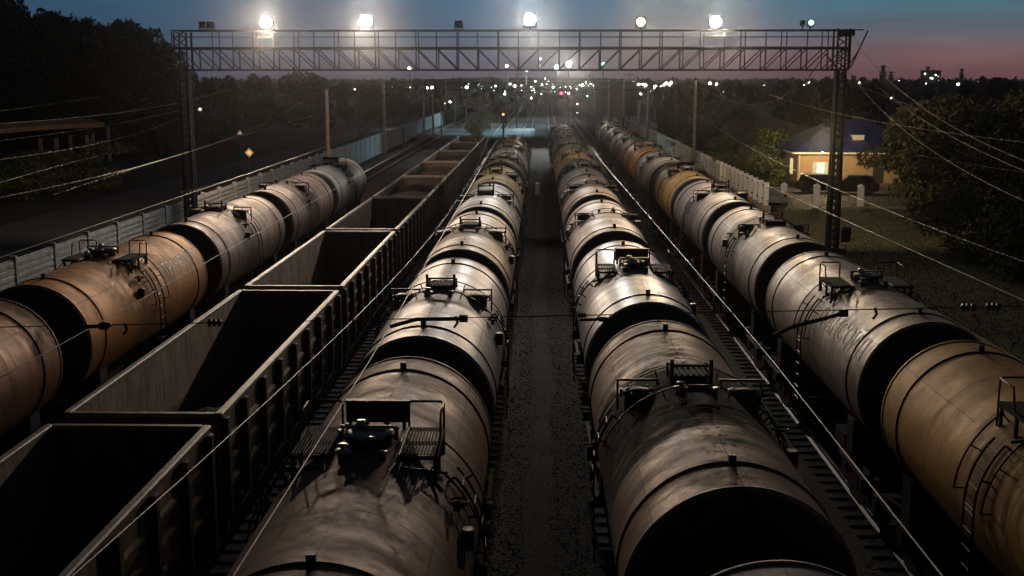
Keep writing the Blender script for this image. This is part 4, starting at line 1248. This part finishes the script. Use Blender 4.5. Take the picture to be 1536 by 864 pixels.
sl=at_y(1284,210,hy+2.6); m=MB(); m.box(-.55,.55,-.3,.6,-.55,.55); m.box(-.62,.62,-.36,.65,.551,.62)
o=m.build('roof_hatch',M['white'],he,(sl.x-hx0,2.0,sl.z-GZ-.1))
ch=MB(); ch.bbox(-.35,.35,-.3,.3,0,1.1,.03); ch.build('vent_stack',M['under'],rf,(W_*.3,hd/2-1.2,hh+1.9))
wf=MB()
wf.box(w0+.002,w0+.08,.05,.2,wz0,wz1); wf.box(w1-.08,w1-.002,.05,.2,wz0,wz1); wf.box(w0+.081,w1-.081,.05,.2,wz0+.002,wz0+.08); wf.box(w0+.081,w1-.081,.05,.2,wz1-.08,wz1-.002); wf.box(wx-.03,wx+.03,.06,.19,wz0+.081,wz1-.081)
wo=wf.build('window',M['white'],he)
wp=MB(); wp.box(w0+.05,w1-.05,.14,.16,wz0+.05,wz1-.05); wp.build('pane',emis('lit_window',(.90,1,.74),1.1),wo)
M['curtain']=emis('curtain_lit',(.8,.75,.42),.75)
for ca,cb in ((w0+.09,w0+.42),(w1-.3,w1-.09)):
    m=MB(); n_=8
    for q in range(n_):
        xa=ca+(cb-ca)*q/n_; xb=ca+(cb-ca)*(q+1)/n_; ya=.125-.02*(q%2); yb=.125-.02*((q+1)%2)
        m.add([(xa,ya,wz0+.09),(xb,yb,wz0+.09),(xb,yb,wz1-.09),(xa,ya,wz1-.09)],[(0,1,2,3)])
    m.build('curtain',M['curtain'],wo)
wf=MB(); wf.box(-.035,-.002,2.0,3.3,1.1,2.6); wf.build('side_window',emis('lit_side_window',(1,.78,.36),.75),he)
m=MB(); m.tube([(.15,-.09,.1),(.15,-.09,hh-.05)],.05,6); m.build('downpipe',M['white'],he)
m=MB(); m.box(W_*.62-.5,W_*.62+.5,-.06,-.002,.4,2.5); m.build('door',M['steel2'],he)
point((hx0+wx-1,hy-5,GZ+4.6),9000,(1,.72,.38),.15)  # unseen lamp added out in front to brighten the house wall
# wall lamp above the yard door; the unseen point lamp lights the plaster
m=MB(); m.bbox(hx0+wx-.15,hx0+wx+.15,hy-.5,hy-.31,GZ+3.25,GZ+3.42,.02)
o=m.build('wall_lamp',emis('wall_lamp_glow',(1,.72,.4),6)); tag(o,'small warm lamp under the eaves of the yellow house','lamp')

def car(px,py,col,label,heading=0,suv=True,scale=1):
    b=at_z(px,py,GZ+.02); e=empty('parked_car',b,heading); tag(e,label,'car','cars parked before the yellow house'); e.scale=(scale,)*3
    body=plain('car_paint',col,.3,.4,.05,2)
    L_=2.25; Wd=.9
    prof=[(-2.25,.35),(-2.28,.75),(-2.2,1.0),(-1.95,1.12),(-1.75,1.62),(-1.3,1.72),(.35,1.7),(1.0,1.2),(1.95,1.05),(2.2,.85),(2.25,.4),(1.8,.28),(-1.8,.28)] if suv else [(-2.2,.35),(-2.2,.85),(-1.7,.98),(-1.2,1.38),(.25,1.42),(.95,1.0),(1.9,.9),(2.2,.7),(2.22,.35),(1.8,.25),(-1.8,.25)]
    n=len(prof); m=MB()
    def inset(z): return Wd-max(0,(z-1.0))*.25
    vs=[(x,-inset(z),z) for x,z in prof]+[(x,inset(z),z) for x,z in prof]
    m.add(vs,[tuple(range(n)),tuple(range(n,2*n))[::-1]]+[(i,n+i,n+(i+1)%n,(i+1)%n) for i in range(n)]); m.build('body',body,e)
    zt_,zb_=(1.6,1.15) if suv else (1.33,1.0)
    for s in (-1,1):
        m=MB(); 
        for xa,xb in ((-1.6,-.55),(-.48,.45)):
            m.add([(xa,s*(inset(zb_)+.012),zb_),(xb+.15,s*(inset(zb_)+.012),zb_),(xb-.1,s*(inset(zt_)+.012),zt_),(xa+.12,s*(inset(zt_)+.012),zt_)],[(0,1,2,3) if s<0 else (3,2,1,0)])
        m.build('side_window',M['glassd'],e)
    m=MB(); 
    if suv: m.add([(1.02,-.78,1.215),(1.02,.78,1.215),(.42,.68,1.67),(.42,-.68,1.67)],[(0,1,2,3)])
    else: m.add([(.97,-.8,1.015),(.97,.8,1.015),(.3,.7,1.405),(.3,-.7,1.405)],[(0,1,2,3)])
    m.build('windscreen',M['glassd'],e)
    for x in (-1.4,1.4):
        for s in (-1,1):
            m=MB(); m.lathe([(.18,-.1),(.33,-.1),(.34,-.06),(.34,.08),(.3,.1),(.18,.1)],(0,0,0),'y',20); w=m.build('wheel',M['tyre'],e,(x,s*.84,.34))
            m=MB(); m.lathe([(.0015,-.112),(.2,-.108),(.2,.108),(.0015,.112)],(0,0,0),'y',14); m.build('rim',M['steel2'],w)
    for s in (-1,1):
        m=MB(); m.bbox(2.1,2.26,s*.65-.15,s*.65+.15,.66,.82,.03); m.build('headlight',M['pale'],e)
        m=MB(); m.bbox(-2.3,-2.2,s*.7-.12,s*.7+.12,.8,1.05,.02); m.build('tail_light',M['ceramic'],e)
    return e
car(1163,306,(.30,.31,.33),'silver car half hidden at the end of the white picket fence',R_(80),False)
car(1233,289,(.015,.015,.017),'dark car parked left of the gantry column before the lit window',R_(8))
car(1277,291,(.02,.02,.022),'dark car parked right of the gantry column before the yellow wall',R_(172))

g=MB(); g.add([(-30,196,-.2),(-1,196,-.2),(-1,236,-.2),(-34,236,-.2)],[(0,1,2,3)]); tag(g.build('lit_yard_slab',ground_mat('lamplit_ground',(.14,.145,.145),(.06,.06,.06),.12,.3,6,.6)),kind='structure')  # added slab, paler than the ballast so the ground reads as lamp-lit
# small blue kiosk and far low buildings
def building(px0,px1,ytop,ybase,Y,col,label,roof='flat',win=True,name='distant_building',cat='building',lit=()):
    a=at_y(px0,ytop,Y); b=at_y(px1,ytop,Y); zb_=GZ; W2=b.x-a.x; H=max(1.5,a.z-GZ); D=max(6,W2*.6)
    e=tag(empty(name,(a.x,Y,zb_)),label,cat)
    m=MB(); m.box(0,W2,0,D,0,H); m.build('wall',plain('facade',col,.85,0,.2,.6),e)
    m=MB()
    if roof=='flat': m.box(-.3,W2+.3,-.3,D+.3,H+.002,H+.4)
    else: m.add([(-.4,-.4,H),(W2+.4,-.4,H),(W2+.4,D+.4,H),(-.4,D+.4,H),(0,D/2,H+D*.28),(W2,D/2,H+D*.28)],[(0,1,5,4),(1,2,5),(2,3,4,5),(3,0,4),(3,2,1,0)])
    m.build('roof',M['steel2'] if roof=='flat' else plain('roof_sheet',(.06,.06,.07),.7),e)
    if win:
        nx=max(1,int(W2/4)); nz=max(1,int(H/3))
        k=0
        for j in range(nz):
            for i in range(nx):
                if k>=60: break
                x=W2*(i+.5)/nx; z=H*(j+.55)/nz; on=(k*7+int(px0))%5 in lit
                m=MB(); m.box(x-.55,x+.55,-.06,-.003,z-.6,z+.6); m.build('window',EWIN if on else M['glassd'],e); k+=1
    return e
EWIN=emis('far_window_light',(1,.9,.7),1.2)
building(1010,1022,218,236,150,(.10,.16,.26),'small blue kiosk behind the concrete pole','flat',False,'kiosk','kiosk')
building(1122,1165,119,130,700,(.04,.04,.05),'long dark apartment block on the right horizon',lit=())
building(1168,1186,121,130,640,(.05,.045,.05),'short dark block beside the long apartment block')
building(1235,1262,119,130,720,(.04,.04,.045),'dark block on the horizon behind the gantry column')
building(893,955,133,152,330,(.08,.06,.05),'low brown station building left of the far street lamps','hip',False)
building(640,690,128,140,420,(.10,.10,.11),'low grey shed beyond the left wall','hip',False)
building(985,1040,140,160,300,(.07,.08,.10),'dim bluish warehouse right of the far yard','hip',False)
building(1440,1500,140,148,260,(.10,.11,.14),'long low pale-roofed shed among the trees on the right','hip',False)
building(1095,1130,196,212,190,(.06,.10,.11),'teal-walled hut behind the green tree','hip',False)
building(1386,1412,106,125,1100,(.05,.07,.07),'bright-lit refinery block on the right horizon','flat',True,lit=(0,1,3))
# refinery towers
def tower(px,ytop,Y,r,label,lamps=0):
    p=at_y(px,ytop,Y); e=tag(empty('refinery_tower',(p.x,Y,GZ)),label,'tower')
    H=p.z-GZ; m=MB(); m.lathe([(r,0),(r,H*.7),(r*.6,H*.75),(r*.6,H),(.01,H+.4)],(0,0,0),'z',14); m.build('column',M['steel2'],e)
    m=MB()
    for k in range(5):
        z=H*(.25+.17*k); m.lathe([(r*1.05,z),(r*1.7,z),(r*1.7,z+.5),(r*1.05,z+.5)],(0,0,0),'z',14)
    m.build('ring_platform',M['steel2'],e)
    for k in range(lamps):
        m=MB(); m.lathe([(.001,-.7),(.6,-.4),(.7,0),(.6,.4),(.001,.7)],(r*1.8*math.cos(k*2.1-1.5),-r*1.8,H*(.3+.6*k/lamps)),'z',8); m.build('lamp',ETOW,e)
ETOW=emis('tower_lamp',(.85,1,.8),7)
tower(1325,98,1150,3,'tall dark refinery tower, left one of a close pair')
tower(1337,107,1150,2.5,'shorter dark refinery tower of the close pair')
tower(1392,100,1080,2.2,'refinery tower with lamps at the lit block',3)
tower(1401,105,1100,2.4,'stubby lamp-lit refinery tower in front of the lit block',4)
tower(1443,103,1150,2,'slim dark refinery tower at the far right of the horizon')

# ------------------------------------------------------------------ far lamps, masts and signals
def ballmb(r): 
    m=MB(); m.lathe([(.001,-r),(r*.6,-r*.8),(r*.95,-r*.3),(r*.95,r*.3),(r*.6,r*.8),(.001,r)],(0,0,0),'z',12); return m
LM={}
def far_lamp(px,py,Y,r,mat,label,group='far street lamps',cat='street lamp',post=True):
    p=at_y(px,py,Y); e=empty('street_lamp',(p.x,Y,GZ)); tag(e,label,cat,group)
    h=p.z-GZ
    if post:
        m=MB(); m.tube([(0,.1,0),(0,.1,max(.5,h-.1))],.07,6); m.build('mast',M['steel2'],e)
    key=(round(r,2),mat.name)
    if key not in LM: 
        LM[key]=ballmb(r).mesh('lamp_head'); LM[key].materials.append(mat)
    link('lamp_head',LM[key],e,(0,0,h))
    return e
EFW=emis('far_white',(1,.95,.9),9); EFB=emis('far_cyan',(.30,.80,1),7); EFG=emis('far_green',(.3,1,.6),4); EFP=emis('far_warm',(1,.82,.6),7); EFX=emis('far_bright',(1,.96,.92),60); EFR=emis('signal_red',(1,.03,.08),9)
far_lamp(853,96,175,.4,EFX,'brightest far white lamp on a tall mast, right of the cyan one',None)
far_lamp(835,101,170,.36,EFB,'large cyan lamp on a tall mast over the far yard',None)
far_lamp(905,96,172,.26,EFG,'green-tinted lamp on a mast, right of the brightest far one',None)
far_lamp(810,88,300,.28,EFW,'small white lamp on a mast left of the cyan one',None)
far_lamp(790,106,262,.26,EFB,'small pale blue mast lamp between the dwarf signal and the cyan lamp',None)
far_lamp(760,99,260,.32,EFW,'small white mast lamp above the dwarf signal',None)
far_lamp(614,103,250,.36,EFW,'white mast lamp alone above the left treeline',None)
rnd=random.Random(3)
row=[]
for i in range(34): row.append((870+i*4.3+rnd.uniform(-1.5,1.5),127+rnd.uniform(-3.5,3.5)))
for i in range(16): row.append((884+i*6+rnd.uniform(-2,2),137+rnd.uniform(-3,4)))
for i,(px,py) in enumerate(row):
    far_lamp(px,py,rnd.uniform(420,620),rnd.choice((.4,.5,.65,.8)),EFW if i%3 else EFP,'tiny white street lamp in the bright row on the horizon','tiny street lamps in the bright horizon row')
for px,py in ((700,131),(743,129),(765,126),(772,129),(783,135),(798,135),(803,122),(813,127),(820,126),(818,118),(823,122),(757,141),(722,120),(797,147),(812,141),(853,140),(830,131),(660,153),(668,155),(675,153),(865,134),(866,156),(866,170),(905,180),(898,176)):
    far_lamp(px,py,rnd.uniform(300,420),rnd.choice((.22,.3,.4)),rnd.choice((EFW,EFP,EFW)),'tiny lamp scattered over the far yard','tiny lamps over the far yard')
EFT=emis('far_teal',(.4,.9,1),5)
for i in range(46):
    px=690+rnd.random()*300; py=126+abs(rnd.gauss(0,1))*9
    far_lamp(px,py,rnd.uniform(330,620),rnd.choice((.14,.18,.24)),rnd.choice((EFT,EFP,EFW,EFT)),'faint pin-prick lamp in the far town under the gantry','faint lamps of the far town')
for px,py in ((1065,125),(1075,126),(1084,137),(1064,134),(1074,127),(1146,128),(1166,127),(1206,128),(1214,125),(1222,125),(1278,129),(1289,124),(1349,123),(1337,147),(1437,126),(1390,126),(1468,121),(1475,121),(1480,149),(1048,128),(1102,137)):
    far_lamp(px,py,rnd.uniform(420,620),rnd.choice((.4,.6,.8)),rnd.choice((EFW,EFP)),'small lamp on the horizon right of the gantry middle','small lamps on the right horizon')
for px,py in ((347,134),(318,153),(336,152),(402,132),(396,125),(532,134),(561,132),(588,132),(615,131),(641,132),(648,131),(300,164),(545,134)):
    far_lamp(px,py,rnd.uniform(300,420),rnd.choice((.2,.3,.4)),rnd.choice((EFW,EFP)),'small lamp among the trees left of the yard','small lamps left of the yard')

def signal(px,ytop,ybase,Y,label,mat,r=.16):
    b=at_y(px,ytop,Y); e=tag(empty('railway_signal',(b.x,Y,-.3)),label,'signal')
    H=b.z+.3; m=MB(); m.tube([(0,0,0),(0,0,H)],.09,8); m.bar((.18,.05,0),(.18,.05,H*.9),.03); m.build('mast',M['gantry'],e)
    m=MB(); m.bbox(-.32,.32,-.16,-.1,H-1.0,H+.75,.05); m.bbox(-.14,.14,-.1,.1,H-.9,H+.6,.03); hd_=m.build('signal_head',M['black'],e)
    m=MB(); m.lathe([(r,-.165),(r*.8,-.2),(.001,-.21)],(0,0,H-.1),'y',14); m.f=[f[::-1] for f in m.f]; m.build('lens',mat,hd_)
    m=MB(); m.lathe([(r*.9,-.165),(r*.7,-.18),(.001,-.19)],(0,0,H-.6),'y',14); m.f=[f[::-1] for f in m.f]; m.build('dark_lens',M['glassd'],hd_)
    return e
signal(842,139,170,190,'railway signal showing red beyond the train right of the footpath',EFR,.24)
signal(755,170,195,118,'dark dwarf signal with a small orange light left of the far tank cars',emis('signal_orange',(1,.45,.2),5),.1)
point(at_y(842,139,187),500,(1,.05,.12),.1)
def portal(Y,x0,x1,z,label):
    e=tag(empty('catenary_portal',(0,Y,0)),label,'portal','portals across the far yard')
    m=MB()
    for q in (z,z+.9):
        m.bar((x0,-.4,q),(x1,-.4,q),.12); m.bar((x0,.4,q),(x1,.4,q),.12)
    n=int((x1-x0)/1.8)
    for i in range(n):
        xa=x0+(x1-x0)*i/n; xb=x0+(x1-x0)*(i+1)/n
        m.bar((xa,-.4,z),(xa,-.4,z+.9),.08); m.bar((xa,-.4,z),(xb,-.4,z+.9),.08)
    m.build('beam',M['gantry'],e)
    for x in (x0,x1):
        m=MB(); m.tube([(x,0,-.5),(x,0,z+1.0)],.22,8,r1=.16); m.build('post',M['concrete'],e)
    m=MB()
    for X in (X0,X1,X2,X3,X4,X5):
        m=MB(); m.bar((X,0,z),(X,0,z-1.6),.1); m.bar((X,0,z-1.5),(X+1.2,0,z-2.0),.06); m.build('bracket_arm',M['gantry'],e)
portal(158,-21,14.5,8.2,'nearest of the thin steel portals seen under the lighting gantry')
portal(212,-21,15,8.6,'second thin steel portal seen under the lighting gantry')
portal(275,-22,16,8.8,'third thin steel portal under the gantry, beyond the teal-lit yard')
portal(350,-23,18,9.0,'farthest thin steel portal at the vanishing point')
for i,(px,yt,Y) in enumerate(((570,118,180),(536,122,160),(735,112,230),(748,118,270),(775,108,240),(790,116,300),(826,112,260),(860,118,240),(884,110,210),(919,115,250),(930,120,200),(944,108,230),(975,118,210),(995,124,190),(1015,120,180),(705,118,260),(720,122,300))):
    p=at_y(px,yt,Y); e=tag(empty('far_mast',(p.x,Y,GZ)),'thin dark mast standing in the far yard or beside it','mast','thin masts in the far yard')
    m=MB(); h=p.z-GZ; m.tube([(0,0,0),(0,0,h)],.12,6,r1=.07); m.build('shaft',M['steel2'],e)
    m=MB(); m.bar((-.9,0,h-.5),(.9,0,h-.5),.09); m.build('cross_arm',M['steel2'],e)
# relay cabinet on the footpath
b=at_z(806,292,-.25); e=tag(empty('relay_cabinet',b),'small white relay cabinet standing on the footpath between the trains','cabinet')
m=MB(); m.bbox(-.2,.2,-.18,.18,0,.95,.03); m.build('body',M['white'],e); m=MB(); m.box(-.24,.24,-.22,.22,.952,1.0); m.build('lid',M['pale'],e)
# low boundary post right of the footpath trains
b=at_z(1001,300,-.3)

# lamps that light the far yard: floods aimed down at the tracks
def down(px,py,Y,energy,col,tx=0,ty=0,size=R_(80)):
    p=at_y(px,py,Y)+Vector((0,-.9,0)); o=spot(px,py,Y-.9,(p.x+tx,Y+ty,0),energy,col,size=size,rad=.4,blend=.35)
down(760,99,215,60000,(.40,.86,1),0,0,R_(110))
down(835,101,170,45000,(.65,.9,1),-10,-16)
down(853,96,175,85000,(1,.90,.76),0,-17)
down(790,105,262,90000,(.62,.9,1),-4,-6,R_(115))
down(810,88,300,60000,(.8,.95,1),6,-6,R_(115))
down(905,96,172,25000,(.6,1,.8),8,-12)
down(614,103,250,30000,(.8,.95,1),4,-8)
# ------------------------------------------------------------------ sky and afterglow
w=bpy.data.worlds.new('World'); sc.world=w; w.use_nodes=True
nt=w.node_tree; L=nt.links.new; bg=nt.nodes['Background']
tc=N(nt,'ShaderNodeTexCoord'); sx=N(nt,'ShaderNodeSeparateXYZ'); L(tc.outputs['Generated'],sx.inputs[0])
def ramp(stops):
    r=N(nt,'ShaderNodeValToRGB'); cr=r.color_ramp; cr.elements[0].position=stops[0][0]; cr.elements[0].color=(*stops[0][1],1)
    cr.elements[1].position=stops[-1][0]; cr.elements[1].color=(*stops[-1][1],1)
    for p,c in stops[1:-1]:
        e=cr.elements.new(p); e.color=(*c,1)
    return r
el=N(nt,'ShaderNodeMapRange'); el.inputs[1].default_value=-.02; el.inputs[2].default_value=.18; L(sx.outputs['Z'],el.inputs[0])
# position = (z+.02)/.2
rr=ramp([(0,(.035,.015,.020)),(.10,(.080,.035,.040)),(.20,(.092,.052,.058)),(.28,(.062,.066,.088)),(.40,(.026,.088,.130)),(.55,(.025,.05,.075)),(.75,(.008,.014,.022)),(1,(.003,.005,.009))])
rl=ramp([(0,(.03,.022,.03)),(.10,(.052,.044,.055)),(.20,(.056,.060,.084)),(.30,(.032,.066,.105)),(.42,(.014,.068,.122)),(.55,(.018,.04,.06)),(.75,(.007,.012,.02)),(1,(.003,.005,.009))])
rll=ramp([(0,(.012,.014,.022)),(.10,(.02,.025,.04)),(.25,(.016,.036,.065)),(.42,(.012,.038,.07)),(.55,(.010,.028,.045)),(.75,(.006,.01,.018)),(1,(.003,.005,.009))])
for r in (rr,rl,rll): L(el.outputs[0],r.inputs[0])
az=N(nt,'ShaderNodeMapRange'); az.inputs[1].default_value=.0; az.inputs[2].default_value=.30; L(sx.outputs['X'],az.inputs[0])
azl=N(nt,'ShaderNodeMapRange'); azl.inputs[1].default_value=-.06; azl.inputs[2].default_value=-.42; L(sx.outputs['X'],azl.inputs[0])
mx=N(nt,'ShaderNodeMix',data_type='RGBA'); L(az.outputs[0],mx.inputs['Factor']); L(rl.outputs[0],mx.inputs['A']); L(rr.outputs[0],mx.inputs['B'])
mx2=N(nt,'ShaderNodeMix',data_type='RGBA'); L(azl.outputs[0],mx2.inputs['Factor']); L(mx.outputs['Result'],mx2.inputs['A']); L(rll.outputs[0],mx2.inputs['B'])
# thin cloud streaks
mp=N(nt,'ShaderNodeMapping'); mp.inputs['Scale'].default_value=(3,3,26); L(tc.outputs['Generated'],mp.inputs[0])
no=N(nt,'ShaderNodeTexNoise'); no.inputs['Scale'].default_value=2.2; no.inputs['Detail'].default_value=5; L(mp.outputs[0],no.inputs[0])
cr_=N(nt,'ShaderNodeMapRange'); cr_.inputs[1].default_value=.3; cr_.inputs[2].default_value=.7; cr_.inputs[3].default_value=.82; cr_.inputs[4].default_value=1.2; L(no.outputs['Fac'],cr_.inputs[0])
vm=N(nt,'ShaderNodeVectorMath',operation='SCALE'); L(mx2.outputs['Result'],vm.inputs[0])
bk=N(nt,'ShaderNodeMapRange'); bk.inputs[1].default_value=-.1; bk.inputs[2].default_value=.7; bk.inputs[3].default_value=.12; L(sx.outputs['Y'],bk.inputs[0])
bm_=N(nt,'ShaderNodeMath',operation='MULTIPLY'); L(cr_.outputs[0],bm_.inputs[0]); L(bk.outputs[0],bm_.inputs[1]); L(bm_.outputs[0],vm.inputs['Scale'])
sky=N(nt,'ShaderNodeTexSky'); sky.sky_type='NISHITA'; sky.sun_disc=False; sky.sun_elevation=R_(-3); sky.sun_rotation=R_(60)
vs_=N(nt,'ShaderNodeVectorMath',operation='SCALE'); L(sky.outputs[0],vs_.inputs[0]); vs_.inputs['Scale'].default_value=.05
va=N(nt,'ShaderNodeVectorMath',operation='ADD'); L(vm.outputs[0],va.inputs[0]); L(vs_.outputs[0],va.inputs[1])
L(va.outputs[0],bg.inputs['Color']); bg.inputs['Strength'].default_value=1.75
sd=bpy.data.lights.new('afterglow_sun','SUN'); sd.energy=.02; sd.angle=R_(20); sd.color=(1,.5,.45)
so=bpy.data.objects.new('afterglow_sun',sd); COL.objects.link(so); so.rotation_euler=(R_(88),0,R_(-60+180))

# ------------------------------------------------------------------ haze
HAZE=0.00005
if HAZE>0:
    m=MB(); m.box(-420,420,-60,700,-3,60)
    hm=bpy.data.materials.new('thin_haze'); hm.use_nodes=True; nt=hm.node_tree; nt.nodes.remove(nt.nodes['Principled BSDF'])
    v2=nt.nodes.new('ShaderNodeVolumeScatter'); v2.inputs['Density'].default_value=HAZE*5.6; v2.inputs['Anisotropy'].default_value=.962
    v=nt.nodes.new('ShaderNodeVolumeScatter'); v.inputs['Density'].default_value=HAZE*.2; v.inputs['Anisotropy'].default_value=.85; v.inputs['Color'].default_value=(1,1,1,1)
    ad_=nt.nodes.new('ShaderNodeAddShader'); nt.links.new(v.outputs[0],ad_.inputs[0]); nt.links.new(v2.outputs[0],ad_.inputs[1]); nt.links.new(ad_.outputs[0],nt.nodes['Material Output'].inputs['Volume'])
    o=m.build('haze',hm); o['kind']='structure'

# ------------------------------------------------------------------ render settings
sc.view_settings.view_transform='Standard'; sc.view_settings.look='None'; sc.view_settings.exposure=0
cy=sc.cycles
cy.use_denoising=True
cy.max_bounces=5; cy.diffuse_bounces=2; cy.glossy_bounces=2; cy.transmission_bounces=2; cy.volume_bounces=0
cy.sample_clamp_indirect=3.0
cy.use_light_tree=True
